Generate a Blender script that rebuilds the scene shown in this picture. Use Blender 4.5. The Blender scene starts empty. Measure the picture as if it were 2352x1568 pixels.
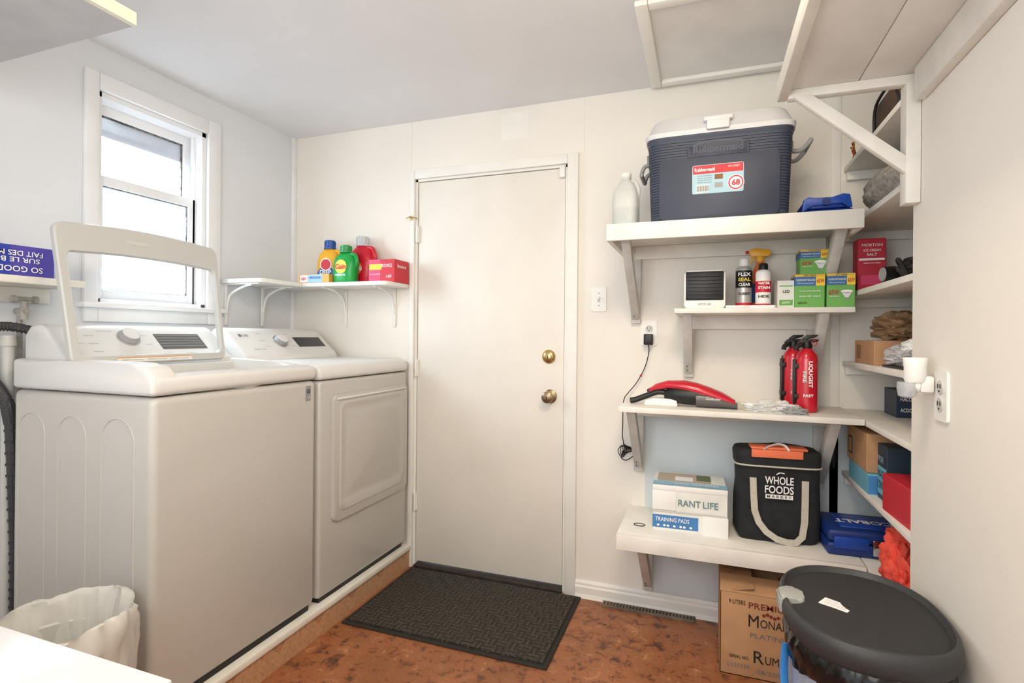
import bpy,bmesh,math,random
from mathutils import Vector,Matrix,noise
random.seed(4)
scn=bpy.context.scene
COL=scn.collection
V=Vector
def lin(c):
    c=c/255.0
    return c/12.92 if c<=.04045 else ((c+.055)/1.055)**2.4
def S(r,g,b): return (lin(r),lin(g),lin(b))
MATS={}
def mat(n,c,r=.5,m=0,var=.04,sc=12,bump=0,bs=60,bd=.002,trans=0,alpha=1,coat=0):
    if n in MATS: return MATS[n]
    mt=bpy.data.materials.new(n); mt.use_nodes=True; nt=mt.node_tree
    b=nt.nodes['Principled BSDF']
    c=S(*c)
    tc=nt.nodes.new('ShaderNodeTexCoord'); nz=nt.nodes.new('ShaderNodeTexNoise')
    nz.inputs['Scale'].default_value=sc; nz.inputs['Detail'].default_value=4
    rp=nt.nodes.new('ShaderNodeValToRGB')
    rp.color_ramp.elements[0].position=.3; rp.color_ramp.elements[1].position=.7
    rp.color_ramp.elements[0].color=[max(0,x*(1-var*2)) for x in c]+[1]
    rp.color_ramp.elements[1].color=[min(1,x*(1+var)) for x in c]+[1]
    nt.links.new(tc.outputs['Object'],nz.inputs['Vector']); nt.links.new(nz.outputs['Fac'],rp.inputs['Fac'])
    nt.links.new(rp.outputs['Color'],b.inputs['Base Color'])
    b.inputs['Roughness'].default_value=r; b.inputs['Metallic'].default_value=m
    b.inputs['Transmission Weight'].default_value=trans
    b.inputs['Alpha'].default_value=alpha
    b.inputs['Coat Weight'].default_value=coat
    if bump:
        n2=nt.nodes.new('ShaderNodeTexNoise'); n2.inputs['Scale'].default_value=bs; n2.inputs['Detail'].default_value=5
        bp=nt.nodes.new('ShaderNodeBump'); bp.inputs['Strength'].default_value=bump; bp.inputs['Distance'].default_value=bd
        nt.links.new(tc.outputs['Object'],n2.inputs['Vector']); nt.links.new(n2.outputs['Fac'],bp.inputs['Height'])
        nt.links.new(bp.outputs['Normal'],b.inputs['Normal'])
    MATS[n]=mt
    return mt
def glassmat(n,c,mix,rough=.02):
    mt=bpy.data.materials.new(n); mt.use_nodes=True; nt=mt.node_tree
    for x in list(nt.nodes): nt.nodes.remove(x)
    o=nt.nodes.new('ShaderNodeOutputMaterial'); mx=nt.nodes.new('ShaderNodeMixShader')
    t=nt.nodes.new('ShaderNodeBsdfTransparent'); g=nt.nodes.new('ShaderNodeBsdfPrincipled')
    nz=nt.nodes.new('ShaderNodeTexNoise'); nz.inputs['Scale'].default_value=6
    mr=nt.nodes.new('ShaderNodeMapRange'); mr.inputs['To Min'].default_value=mix*.85; mr.inputs['To Max'].default_value=mix*1.15
    nt.links.new(nz.outputs['Fac'],mr.inputs['Value'])
    g.inputs['Base Color'].default_value=list(S(*c))+[1]; g.inputs['Roughness'].default_value=rough
    nt.links.new(mr.outputs['Result'],mx.inputs['Fac'])
    nt.links.new(t.outputs[0],mx.inputs[1]); nt.links.new(g.outputs[0],mx.inputs[2]); nt.links.new(mx.outputs[0],o.inputs['Surface'])
    return mt

class MB:
    def __init__(s): s.v=[];s.f=[];s.m=[];s.mats=[]
    def mi(s,m):
        if m not in s.mats: s.mats.append(m)
        return s.mats.index(m)
    def add(s,vs,fs,m,M=None):
        k=len(s.v); i=s.mi(m)
        for p in vs:
            p=V(p)
            s.v.append(M@p if M else p)
        for f in fs: s.f.append([k+j for j in f]); s.m.append(i)
        return s
    def addbm(s,bm,m,M=None):
        bm.verts.index_update()
        s.add([v.co.copy() for v in bm.verts],[[v.index for v in f.verts] for f in bm.faces],m,M); bm.free(); return s
    def box(s,x0,x1,y0,y1,z0,z1,m,b=0,seg=2,M=None):
        bm=bmesh.new(); bmesh.ops.create_cube(bm,size=1)
        for v in bm.verts: v.co=V(((x0+x1)/2+v.co.x*(x1-x0),(y0+y1)/2+v.co.y*(y1-y0),(z0+z1)/2+v.co.z*(z1-z0)))
        if b: bmesh.ops.bevel(bm,geom=bm.edges[:],offset=b,segments=seg,profile=.5,affect='EDGES')
        return s.addbm(bm,m,M)
    def prism(s,pts,pl,lo,hi,m,b=0,seg=2,M=None):
        def P(a,c,h): return V((a,h,c)) if pl=='xz' else (V((a,c,h)) if pl=='xy' else V((h,a,c)))
        bm=bmesh.new()
        A=[bm.verts.new(P(a,c,lo)) for a,c in pts]; B=[bm.verts.new(P(a,c,hi)) for a,c in pts]
        n=len(pts); bm.faces.new(A); bm.faces.new(B[::-1])
        for i in range(n): bm.faces.new([A[i],B[i],B[(i+1)%n],A[(i+1)%n]])
        if b: bmesh.ops.bevel(bm,geom=bm.edges[:],offset=b,segments=seg,profile=.5,affect='EDGES')
        return s.addbm(bm,m,M)
    def loft(s,rings,m,cb=True,ct=True,M=None):
        n=len(rings[0]); vs=[p for r in rings for p in r]; fs=[]
        for i in range(len(rings)-1):
            for k in range(n): fs.append([i*n+k,i*n+(k+1)%n,(i+1)*n+(k+1)%n,(i+1)*n+k])
        if cb: fs.append(list(range(n))[::-1])
        if ct: fs.append([(len(rings)-1)*n+k for k in range(n)])
        return s.add(vs,fs,m,M)
    def lathe(s,prof,cx,cy,m,seg=28,sx=1,sy=1,n=2,M=None,cb=True,ct=True):
        return s.loft([ring(cx,cy,z,r*sx,r*sy,n,seg) for r,z in prof],m,cb,ct,M)
    def cyl(s,p0,p1,r0,r1,m,seg=20,M=None):
        p0=V(p0);p1=V(p1);d=(p1-p0).normalized(); a=d.orthogonal().normalized(); b=d.cross(a)
        rr=[]
        for p,r in ((p0,r0),(p1,r1)): rr.append([p+a*r*math.cos(t*math.tau/seg)+b*r*math.sin(t*math.tau/seg) for t in range(seg)])
        return s.loft(rr,m,M=M)
    def tube(s,pts,r,m,seg=8,n=6,M=None,flat=1):
        pts=[V(p) for p in pts]
        if n>1 and len(pts)>2:
            q=[]; P=[pts[0]]+pts+[pts[-1]]
            for i in range(1,len(P)-2):
                for k in range(n):
                    t=k/n; a,b,c,d=P[i-1],P[i],P[i+1],P[i+2]
                    q.append(.5*((2*b)+(c-a)*t+(2*a-5*b+4*c-d)*t*t+(3*b-a-3*c+d)*t**3))
            q.append(pts[-1]); pts=q
        rr=[]; a=None
        for i,p in enumerate(pts):
            d=(pts[min(i+1,len(pts)-1)]-pts[max(i-1,0)]).normalized()
            a=d.orthogonal().normalized() if a is None else (a-d*a.dot(d)).normalized()
            b=d.cross(a)
            rr.append([p+a*r*math.cos(t*math.tau/seg)+b*r*flat*math.sin(t*math.tau/seg) for t in range(seg)])
        return s.loft(rr,m,M=M)
    def ell(s,c,r,m,amp=0,fr=8,sub=3,flo=None,M=None,top=None):
        bm=bmesh.new(); bmesh.ops.create_icosphere(bm,subdivisions=sub,radius=1)
        for v in bm.verts:
            d=1
            if amp:
                q=v.co*fr/4+V(c)*3
                d=1+amp*((abs(noise.noise(q))*2-.5)+.45*(abs(noise.noise(q*2.3))*2-.4)+.15*noise.noise(q*5))
            p=V((c[0]+v.co.x*r[0]*d,c[1]+v.co.y*r[1]*d,c[2]+v.co.z*r[2]*d))
            if flo is not None and p.z<flo: p.z=flo+ (p.z-flo)*.01
            if top is not None and p.z>top: p.z=top
            v.co=p
        return s.addbm(bm,m,M)
    def quad(s,o,R,U,u0,u1,v0,v1,m,off,M=None):
        N=R.cross(U); o=o+N*off
        return s.add([o+R*u0+U*v0,o+R*u1+U*v0,o+R*u1+U*v1,o+R*u0+U*v1],[[0,1,2,3]],m,M)
    def text(s,st,c,R,U,w,h,m,off=.001,bold=0,M=None):
        cu=bpy.data.curves.new('t','FONT'); cu.body=st; cu.resolution_u=3; cu.offset=bold; cu.size=1
        ob=bpy.data.objects.new('t',cu); COL.objects.link(ob)
        dg=bpy.context.evaluated_depsgraph_get(); me=bpy.data.meshes.new_from_object(ob.evaluated_get(dg))
        vs=[v.co.copy() for v in me.vertices]; fs=[list(p.vertices) for p in me.polygons]
        bpy.data.objects.remove(ob); bpy.data.curves.remove(cu); bpy.data.meshes.remove(me)
        if not vs: return s
        x0=min(v.x for v in vs);x1=max(v.x for v in vs);y0=min(v.y for v in vs);y1=max(v.y for v in vs)
        sy=h/(y1-y0); sx=sy if w is None else w/(x1-x0)
        R=V(R).normalized();U=V(U).normalized();N=R.cross(U); c=V(c)
        return s.add([c+R*(v.x-(x0+x1)/2)*sx+U*(v.y-(y0+y1)/2)*sy+N*off for v in vs],fs,m,M)
    def obj(s,name,parent=None,off=V((0,0,0)),ang=35):
        me=bpy.data.meshes.new(name)
        me.from_pydata([v-off for v in s.v],[],s.f)
        for m in s.mats: me.materials.append(m)
        me.polygons.foreach_set('material_index',s.m)
        me.update()
        if len(s.f)>1:
            bm=bmesh.new(); bm.from_mesh(me)
            bmesh.ops.recalc_face_normals(bm,faces=bm.faces[:]); bm.to_mesh(me); bm.free()
        me.polygons.foreach_set('use_smooth',[True]*len(me.polygons))
        me.set_sharp_from_angle(angle=math.radians(ang))
        ob=bpy.data.objects.new(name,me); COL.objects.link(ob)
        if parent: ob.parent=parent
        return ob
def ring(cx,cy,z,rx,ry,n=2,seg=28):
    o=[]
    for k in range(seg):
        t=math.tau*k/seg; c=math.cos(t); q=math.sin(t)
        o.append(V((cx+rx*math.copysign(abs(c)**(2/n),c),cy+ry*math.copysign(abs(q)**(2/n),q),z)))
    return o
def ringx(x,cy,cz,ry,rz,n=2,seg=20):
    return [V((x,p.x,p.y)) for p in ring(cy,cz,0,ry,rz,n,seg)]
def thing(name,label,cat,loc,rz=0,group=None):
    e=bpy.data.objects.new(name,None); e.empty_display_size=.05; COL.objects.link(e)
    e.location=loc; e.rotation_euler=(0,0,rz); e['label']=label; e['category']=cat
    if group: e['group']=group
    return e
def part(mb,name,parent,world=False,label=None,ang=35):
    o=mb.obj(name,parent,V(parent.location) if world else V((0,0,0)),ang)
    if label: o['label']=label
    return o
def solo(mb,name,label,cat,org=(0,0,0),world=True,rz=0,group=None,ang=35):
    org=V(org); o=mb.obj(name,None,org if world else V((0,0,0)),ang)
    o.location=org; o.rotation_euler=(0,0,rz); o['label']=label; o['category']=cat
    if group:o['group']=group
    return o
def struct(mb,name,ang=35):
    o=mb.obj(name,None,V((0,0,0)),ang); o['kind']='structure'; return o
X=V((1,0,0));Y=V((0,1,0));Z=V((0,0,1))

# ---------------- materials
WALLR=mat('cream_wall_paint',(239,234,224),.75,var=.02,sc=2,bump=.15,bs=90,bd=.001)
WALLL=mat('white_wall_paint',(228,231,234),.75,var=.02,sc=2,bump=.15,bs=90,bd=.001)
CEIL=mat('ceiling_paint',(234,235,236),.75,var=.02,sc=2,bump=.25,bs=90,bd=.001)
TRIM=mat('trim_paint',(240,238,231),.45,var=.02,sc=6,bump=.15,bs=40)
TRIMW=mat('window_trim_paint',(240,241,242),.45,var=.02,sc=6,bump=.15,bs=40)
DOORM=mat('door_paint',(235,230,220),.5,var=.03,sc=2.5,bump=.08,bs=30)
SHELF=mat('shelf_paint',(238,234,224),.5,var=.05,sc=9,bump=.35,bs=35,bd=.002)
GREYW=mat('bracket_paint',(208,205,198),.6,var=.08,sc=12,bump=.3,bs=35)
PANEL=mat('blue_grey_shade',(213,221,223),.6,var=.03,sc=3,bump=.1)  # blue-grey colour stands in for the shade on the wall
WPL=mat('shaded_appliance_enamel',(194,191,185),.28,var=.01,sc=2,coat=.3)  # white enamel greyed: shade on the cabinet fronts put into the colour
WPL2=mat('appliance_plastic',(222,221,218),.35,var=.01,sc=2)
LIDP=mat('lid_frame_plastic',(198,198,194),.35,var=.01,sc=2)
BLK=mat('black_plastic',(22,22,23),.45,var=.1)
DKG=mat('dark_grey_plastic',(58,58,60),.5,var=.08)
GRY=mat('grey_plastic',(150,151,153),.45)
LGR=mat('light_grey_plastic',(205,204,198),.45)
VLV=mat('aged_valve_paint',(172,168,158),.5,var=.12,sc=40)
WHT=mat('white_plastic',(240,239,234),.4,var=.01)
CHR=mat('chrome',(200,200,200),.18,m=1,var=.02)
BRS=mat('brass',(214,184,126),.28,m=1,var=.05)
SCRN=mat('console_display',(48,48,52),.15,var=.05)
TXG=mat('grey_ink',(120,120,122),.5)
TXD=mat('dark_ink',(30,28,28),.6)
TXW=mat('white_ink',(245,245,242),.5,var=.01)
CARD=mat('kraft_cardboard',(190,146,106),.85,var=.06,sc=14,bump=.2,bs=50)
CARD2=mat('kraft_cardboard_dark',(150,108,72),.85,var=.08,sc=14,bump=.2)
GLS=glassmat('lid_glass_sheet',(225,230,232),.13,.03)
GLSW=glassmat('window_glass',(240,244,246),.10)
MILK=glassmat('milky_plastic',(228,232,228),.5,.35)
LIQ=glassmat('clear_liquid',(205,215,215),.4,.1)
CLEARP=glassmat('clear_plastic',(205,208,210),.55,.15)

def floormat():
    mt=bpy.data.materials.new('vinyl_tile_floor'); mt.use_nodes=True; nt=mt.node_tree; b=nt.nodes['Principled BSDF']
    tc=nt.nodes.new('ShaderNodeTexCoord')
    n1=nt.nodes.new('ShaderNodeTexNoise'); n1.inputs['Scale'].default_value=20; n1.inputs['Detail'].default_value=12; n1.inputs['Roughness'].default_value=.74; n1.inputs['Distortion'].default_value=.5
    r=nt.nodes.new('ShaderNodeValToRGB'); e=r.color_ramp.elements
    e[0].position=.30; e[0].color=S(70,46,32)+(1,); e[1].position=.72; e[1].color=S(206,160,120)+(1,)
    for p,c in ((.42,(122,78,52)),(.49,(172,104,62)),(.55,(150,100,68)),(.61,(180,118,74))):
        q=e.new(p); q.color=S(*c)+(1,)
    n0=nt.nodes.new('ShaderNodeTexNoise'); n0.inputs['Scale'].default_value=5; n0.inputs['Detail'].default_value=3
    br=nt.nodes.new('ShaderNodeTexBrick'); br.offset=0; br.inputs['Scale'].default_value=1
    br.inputs['Brick Width'].default_value=.305; br.inputs['Row Height'].default_value=.305; br.inputs['Mortar Size'].default_value=.0008
    br.inputs['Color1'].default_value=(1,1,1,1); br.inputs['Color2'].default_value=(.92,.9,.88,1); br.inputs['Mortar'].default_value=(.75,.7,.66,1)
    mx=nt.nodes.new('ShaderNodeMix'); mx.data_type='RGBA'; mx.blend_type='MULTIPLY'; mx.inputs[0].default_value=1
    m2=nt.nodes.new('ShaderNodeMix'); m2.data_type='RGBA'; m2.blend_type='OVERLAY'; m2.inputs[0].default_value=.35
    L=nt.links.new
    L(tc.outputs['Object'],n1.inputs['Vector']); L(tc.outputs['Object'],n0.inputs['Vector']); L(tc.outputs['Object'],br.inputs['Vector']); L(n1.outputs['Fac'],r.inputs['Fac'])
    L(r.outputs['Color'],m2.inputs[6]); L(n0.outputs['Fac'],m2.inputs[7])
    L(m2.outputs[2],mx.inputs[6]); L(br.outputs['Color'],mx.inputs[7]); L(mx.outputs[2],b.inputs['Base Color'])
    bp=nt.nodes.new('ShaderNodeBump'); bp.inputs['Strength'].default_value=.3; bp.inputs['Distance'].default_value=.002
    L(n1.outputs['Fac'],bp.inputs['Height']); L(bp.outputs['Normal'],b.inputs['Normal'])
    b.inputs['Roughness'].default_value=.42
    return mt
FLOOR=floormat()
def parquet():
    mt=bpy.data.materials.new('parquet_tile'); mt.use_nodes=True; nt=mt.node_tree; b=nt.nodes['Principled BSDF']; L=nt.links.new
    tc=nt.nodes.new('ShaderNodeTexCoord')
    sp=nt.nodes.new('ShaderNodeSeparateXYZ'); cb=nt.nodes.new('ShaderNodeCombineXYZ')
    pp=nt.nodes.new('ShaderNodeMath'); pp.operation='PINGPONG'; pp.inputs[1].default_value=.11
    ad=nt.nodes.new('ShaderNodeMath'); ad.operation='ADD'; sb=nt.nodes.new('ShaderNodeMath'); sb.operation='SUBTRACT'
    L(tc.outputs['Object'],sp.inputs[0]); L(sp.outputs['Y'],pp.inputs[0])
    L(pp.outputs[0],ad.inputs[0]); L(sp.outputs['Z'],ad.inputs[1]); L(pp.outputs[0],sb.inputs[0]); L(sp.outputs['Z'],sb.inputs[1])
    L(ad.outputs[0],cb.inputs['X']); L(sb.outputs[0],cb.inputs['Y'])
    ck=nt.nodes.new('ShaderNodeTexBrick'); ck.inputs['Scale'].default_value=1; ck.inputs['Brick Width'].default_value=.2; ck.inputs['Row Height'].default_value=.055; ck.inputs['Mortar Size'].default_value=.0007
    ck.inputs['Color1'].default_value=S(198,154,118)+(1,); ck.inputs['Color2'].default_value=S(178,132,98)+(1,); ck.inputs['Mortar'].default_value=S(146,104,76)+(1,)
    L(cb.outputs[0],ck.inputs['Vector'])
    wv=nt.nodes.new('ShaderNodeTexNoise'); wv.inputs['Scale'].default_value=40; wv.inputs['Detail'].default_value=6
    L(cb.outputs[0],wv.inputs['Vector'])
    mx=nt.nodes.new('ShaderNodeMix'); mx.data_type='RGBA'; mx.blend_type='OVERLAY'; mx.inputs[0].default_value=.4
    L(ck.outputs['Color'],mx.inputs[6]); L(wv.outputs['Fac'],mx.inputs[7]); L(mx.outputs[2],b.inputs['Base Color']); b.inputs['Roughness'].default_value=.4
    return mt
PARQ=parquet()
def rugmat():
    mt=bpy.data.materials.new('charcoal_rug_pile'); mt.use_nodes=True; nt=mt.node_tree; b=nt.nodes['Principled BSDF']; L=nt.links.new
    tc=nt.nodes.new('ShaderNodeTexCoord'); n=nt.nodes.new('ShaderNodeTexNoise'); n.inputs['Scale'].default_value=300; n.inputs['Detail'].default_value=3
    r=nt.nodes.new('ShaderNodeValToRGB'); r.color_ramp.elements[0].color=S(32,30,27)+(1,); r.color_ramp.elements[1].color=S(122,114,100)+(1,); r.color_ramp.elements[0].position=.42; r.color_ramp.elements[1].position=.72
    mp=nt.nodes.new('ShaderNodeMapping'); mp.inputs['Location'].default_value=(.001,.001,.03)
    L(tc.outputs['Object'],mp.inputs['Vector'])
    ck=nt.nodes.new('ShaderNodeTexChecker'); ck.inputs['Scale'].default_value=1/.045
    w1=nt.nodes.new('ShaderNodeTexWave'); w1.bands_direction='X'; w1.inputs['Scale'].default_value=.314/.022; w1.inputs['Distortion'].default_value=.4
    w2=nt.nodes.new('ShaderNodeTexWave'); w2.bands_direction='Y'; w2.inputs['Scale'].default_value=.314/.022; w2.inputs['Distortion'].default_value=.4
    ms=nt.nodes.new('ShaderNodeMix'); ms.data_type='RGBA'
    for t in (ck,w1,w2): L(mp.outputs['Vector'],t.inputs['Vector'])
    L(ck.outputs['Fac'],ms.inputs[0]); L(w1.outputs['Color'],ms.inputs[6]); L(w2.outputs['Color'],ms.inputs[7])
    mr=nt.nodes.new('ShaderNodeMapRange'); mr.inputs['To Min'].default_value=.4; mr.inputs['To Max'].default_value=1.0
    L(ms.outputs[2],mr.inputs['Value'])
    mx=nt.nodes.new('ShaderNodeMix'); mx.data_type='RGBA'; mx.blend_type='MULTIPLY'; mx.inputs[0].default_value=1
    L(tc.outputs['Object'],n.inputs['Vector']); L(n.outputs['Fac'],r.inputs['Fac'])
    L(r.outputs['Color'],mx.inputs[6]); L(mr.outputs[0],mx.inputs[7]); L(mx.outputs[2],b.inputs['Base Color'])
    bp=nt.nodes.new('ShaderNodeBump'); bp.inputs['Strength'].default_value=1; bp.inputs['Distance'].default_value=.005
    L(ms.outputs[2],bp.inputs['Height']); L(bp.outputs['Normal'],b.inputs['Normal']); b.inputs['Roughness'].default_value=.95
    return mt
RUG=rugmat()

# ---------------- room shell
F=.01; CZ=2.41; BY=2.53; LX=-2.294; RX=.52
m=MB(); m.box(LX-.12,1.0,-1.2,BY+.12,F-.1,F,FLOOR); struct(m,'floor')
m=MB(); m.box(LX-.12,1.0,-1.2,BY+.12,CZ,CZ+.1,CEIL); struct(m,'ceiling')
m=MB()
m.box(LX-.12,-1.475,BY,BY+.12,F,CZ,WALLR).box(-.632,1.0,BY,BY+.12,F,CZ,WALLR).box(-1.475,-.632,BY,BY+.12,2.095,CZ,WALLR)
struct(m,'wall_back')
m=MB()
WY0,WY1,WZ0,WZ1=1.436,1.933,1.375,2.228
m.box(LX-.12,LX,-1.2,WY0,F,CZ,WALLL).box(LX-.12,LX,WY1,BY,F,CZ,WALLL).box(LX-.12,LX,WY0,WY1,F,WZ0,WALLL).box(LX-.12,LX,WY0,WY1,WZ1,CZ,WALLL)
struct(m,'wall_left')
m=MB()
m.prism([(RX,-1.2),(1.0,-1.2),(1.0,BY),(.92,BY),(.92,1.70),(RX,1.70)],'xy',F,CZ,WALLR)
struct(m,'wall_right')
m=MB(); m.box(LX,LX+.018,BY-.03,BY,F,CZ,TRIMW,.003); struct(m,'trim_1')
m=MB(); m.box(.487,.522,BY-.006,BY,F,CZ,TRIM,.002); struct(m,'trim_2')
m=MB(); m.box(-.565,-.553,BY-.0015,BY,2.15,CZ,WALLR); struct(m,'trim_3')
m=MB(); m.box(-1.515,-1.503,BY-.0015,BY,2.15,CZ,WALLR); struct(m,'trim_7')
m=MB(); m.box(-.255,.92,BY-.006,BY,.09,.95,PANEL,.001); struct(m,'shade_panel')  # added thin panel, carries the painted shade below the shelf
m=MB(); PT=mat('patch_paint',(241,238,230),.7,var=.02)
m.prism([(-.985,2.25),(-.84,2.245),(-.835,2.385),(-.98,2.38)],'xz',BY-.0008,BY,PT); struct(m,'trim_8')
m=MB()
m.prism([(BY,F),(BY-.018,F),(BY-.018,.06),(BY-.012,.068),(BY-.012,.078),(BY-.004,.088),(BY,.088)],'yz',-.578,.92,TRIM)
struct(m,'baseboard_back')
m=MB(); m.prism([(BY-.025,F),(BY-.0181,F),(BY-.0181,.03)],'yz',-.578,.92,TRIM); struct(m,'baseboard_shoe')
m=MB()
m.box(-1.503,-1.475,BY-.018,BY,F,2.145,TRIM,.004)
m.box(-.632,-.578,BY-.018,BY,F,2.145,TRIM,.004)
m.box(-1.475,-.632,BY-.018,BY,2.095,2.145,TRIM,.004)
m.box(-1.475,-1.462,BY,BY+.1,F,2.095,TRIM); m.box(-.644,-.632,BY,BY+.1,F,2.095,TRIM); m.box(-1.475,-.632,BY,BY+.1,2.083,2.095,TRIM)
struct(m,'trim_5')
m=MB(); m.box(-1.462,-.644,BY-.02,BY+.1,F,.028,mat('threshold_dark',(60,52,45),.6,var=.2,sc=30),.003); struct(m,'trim_6')
# door
m=MB(); m.box(-1.459,-.647,BY+.004,BY+.04,.042,2.079,DOORM,.002)
d=m.obj('door_1',None,V((-1.05,BY,.03))); d.location=(-1.05,BY,.03); d['kind']='structure'
def dpart(mb,n,l=None):
    o=mb.obj(n,d,V((-1.05,BY,.03)))
    if l:o['label']=l
    return o
def yl(mb,prof,cx,cz,y,mt,seg=28):
    rr=[[V((cx+r*math.cos(k*math.tau/seg),y-h,cz+r*math.sin(k*math.tau/seg))) for k in range(seg)] for r,h in prof]
    return mb.loft(rr,mt)
m=MB(); yl(m,[(.033,0),(.034,.006),(.028,.014),(.018,.018),(.017,.024),(.012,.026)],-.722,1.157,BY+.004,BRS); m.box(-.7235,-.7205,BY-.0235,BY-.021,1.148,1.166,TXD); dpart(m,'deadbolt','polished brass deadbolt')
m=MB(); yl(m,[(.034,0),(.034,.006),(.027,.010),(.014,.014),(.012,.03),(.024,.038),(.029,.05),(.027,.062),(.016,.068),(.006,.069)],-.714,.962,BY+.004,mat('aged_brass',(160,142,112),.36,m=1,var=.15,sc=60)); m.box(-.7155,-.7125,BY-.067,BY-.064,.955,.969,TXD); dpart(m,'doorknob','aged brass doorknob')
for z in (1.80,1.08,.36):
    m=MB(); m.cyl((-1.462,BY-.008,z-.045),(-1.462,BY-.008,z+.045),.007,.007,TRIM,12); m.box(-1.474,-1.45,BY-.004,BY+.003,z-.044,z+.044,TRIM); dpart(m,'hinge')
m=MB(); m.box(-.672,-.645,BY-.018,BY+.003,2.03,2.085,WHT,.004); dpart(m,'door_stop')
m=MB(); m.box(-1.50,-1.485,BY-.03,BY-.018,1.875,1.895,BRS,.002); m.tube([(-1.52,BY-.028,1.885),(-1.49,BY-.034,1.888),(-1.465,BY-.03,1.885),(-1.455,BY-.02,1.88)],.003,BRS)
solo(m,'hook_latch','small aged brass hook latch on the door frame','latch',(-1.49,BY-.03,1.88))
# ---------------- window
W=thing('window_1','white double-hung window','window',(LX,1.68,1.3)); del W['label']; del W['category']; W['kind']='structure'
m=MB(); c0,c1=1.384,2.003
m.box(LX,LX+.02,c0,WY0,1.30,2.295,TRIMW,.005).box(LX,LX+.02,WY1,c1,1.30,2.295,TRIMW,.005).box(LX,LX+.02,WY0,WY1,WZ1,2.295,TRIMW,.005).box(LX,LX+.02,WY0,WY1,1.30,WZ0,TRIMW,.005)
m.box(LX-.02,LX+.05,c0-.02,c1+.02,1.355,1.378,TRIMW,.006)
part(m,'casing',W,True)
m=MB()
m.box(LX-.12,LX-.002,WY0,WY0+.02,WZ0,WZ1,TRIMW).box(LX-.12,LX-.002,WY1-.02,WY1,WZ0,WZ1,TRIMW).box(LX-.12,LX-.002,WY0,WY1,WZ1-.02,WZ1,TRIMW).box(LX-.12,LX-.002,WY0,WY1,WZ0,WZ0+.02,TRIMW)
m.box(LX-.06,LX-.045,WY0+.02,WY0+.032,WZ0,WZ1,TRIMW).box(LX-.06,LX-.045,WY1-.032,WY1-.02,WZ0,WZ1,TRIMW)
part(m,'frame',W,True)
GK=mat('old_glazing_seal',(112,110,108),.8,var=.45,sc=60)
FILM=glassmat('frosted_film',(176,180,186),.8,.5)  # greyish strip across the top of the upper pane
def sash(x,z0,z1,rail,seal,film=False):
    a,b=WY0+.02,WY1-.02; m=MB()
    m.box(x-.015,x+.015,a,a+.035,z0,z1,TRIMW,.002).box(x-.015,x+.015,b-.035,b,z0,z1,TRIMW,.002).box(x-.015,x+.015,a+.035,b-.035,z1-.04,z1,TRIMW,.002).box(x-.015,x+.015,a+.035,b-.035,z0,z0+rail,TRIMW,.002)
    g=seal; A,B,C,D=a+.035,b-.035,z0+rail,z1-.04
    m.box(x-.004,x+.006,A,A+g,C,D,GK).box(x-.004,x+.006,B-g,B,C,D,GK).box(x-.004,x+.006,A,B,D-g,D,GK).box(x-.004,x+.006,A,B,C,C+g,GK)
    o=part(m,'sash',W,True)
    m=MB(); m.box(x-.002,x+.002,A,B,C,D,GLSW); g=m.obj('glass_pane',o,V(W.location))
    if film:
        m=MB(); m.box(x-.006,x-.004,A,B,D-.085,D,FILM); m.obj('frosted_film',o,V(W.location))
sash(LX-.095,1.86,WZ1-.02,.035,.006,True)
sash(LX-.06,WZ0+.02,1.905,.04,.003)
m=MB(); SID=mat('white_siding',(222,226,230),.6,var=.02)
for k in range(30):
    z=.2+k*.1
    m.prism([(-3.5,z),(-3.478,z),(-3.5,z+.1)],'xz',-.5,5.5,SID)
m.box(-3.6,-3.5,-.5,5.5,0,3.28,SID)
struct(m,'wall_outside')

# ---------------- attic hatch
H=thing('attic_hatch','painted plywood attic hatch with white moulding frame','hatch',(.12,2.18,CZ-.02))
m=MB(); x0,x1,y0,y1=-.238,.47,1.855,2.5; w=.045
m.box(x0,x0+w,y0,y1,CZ-.022,CZ,TRIM,.006).box(x1-w,x1,y0,y1,CZ-.022,CZ,TRIM,.006).box(x0+w,x1-w,y1-w,y1,CZ-.022,CZ,TRIM,.006).box(x0+w,x1-w,y0,y0+w,CZ-.022,CZ,TRIM,.006)
part(m,'frame',H,True)
m=MB(); m.box(x0+w,x1-w,y0+w,y1-w,CZ-.006,CZ,mat('hatch_panel_paint',(236,235,232),.7,var=.04,sc=5,bump=.4,bs=50)); part(m,'panel',H,True)
m=MB(); m.tube([(-1.12,1.02,CZ),(-1.12,1.02,CZ-.03),(-1.113,1.02,CZ-.04),(-1.105,1.02,CZ-.03)],.0015,GRY,6); solo(m,'ceiling_hook','small grey metal cup hook in the ceiling','hook',(-1.12,1.02,CZ-.03))

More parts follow.
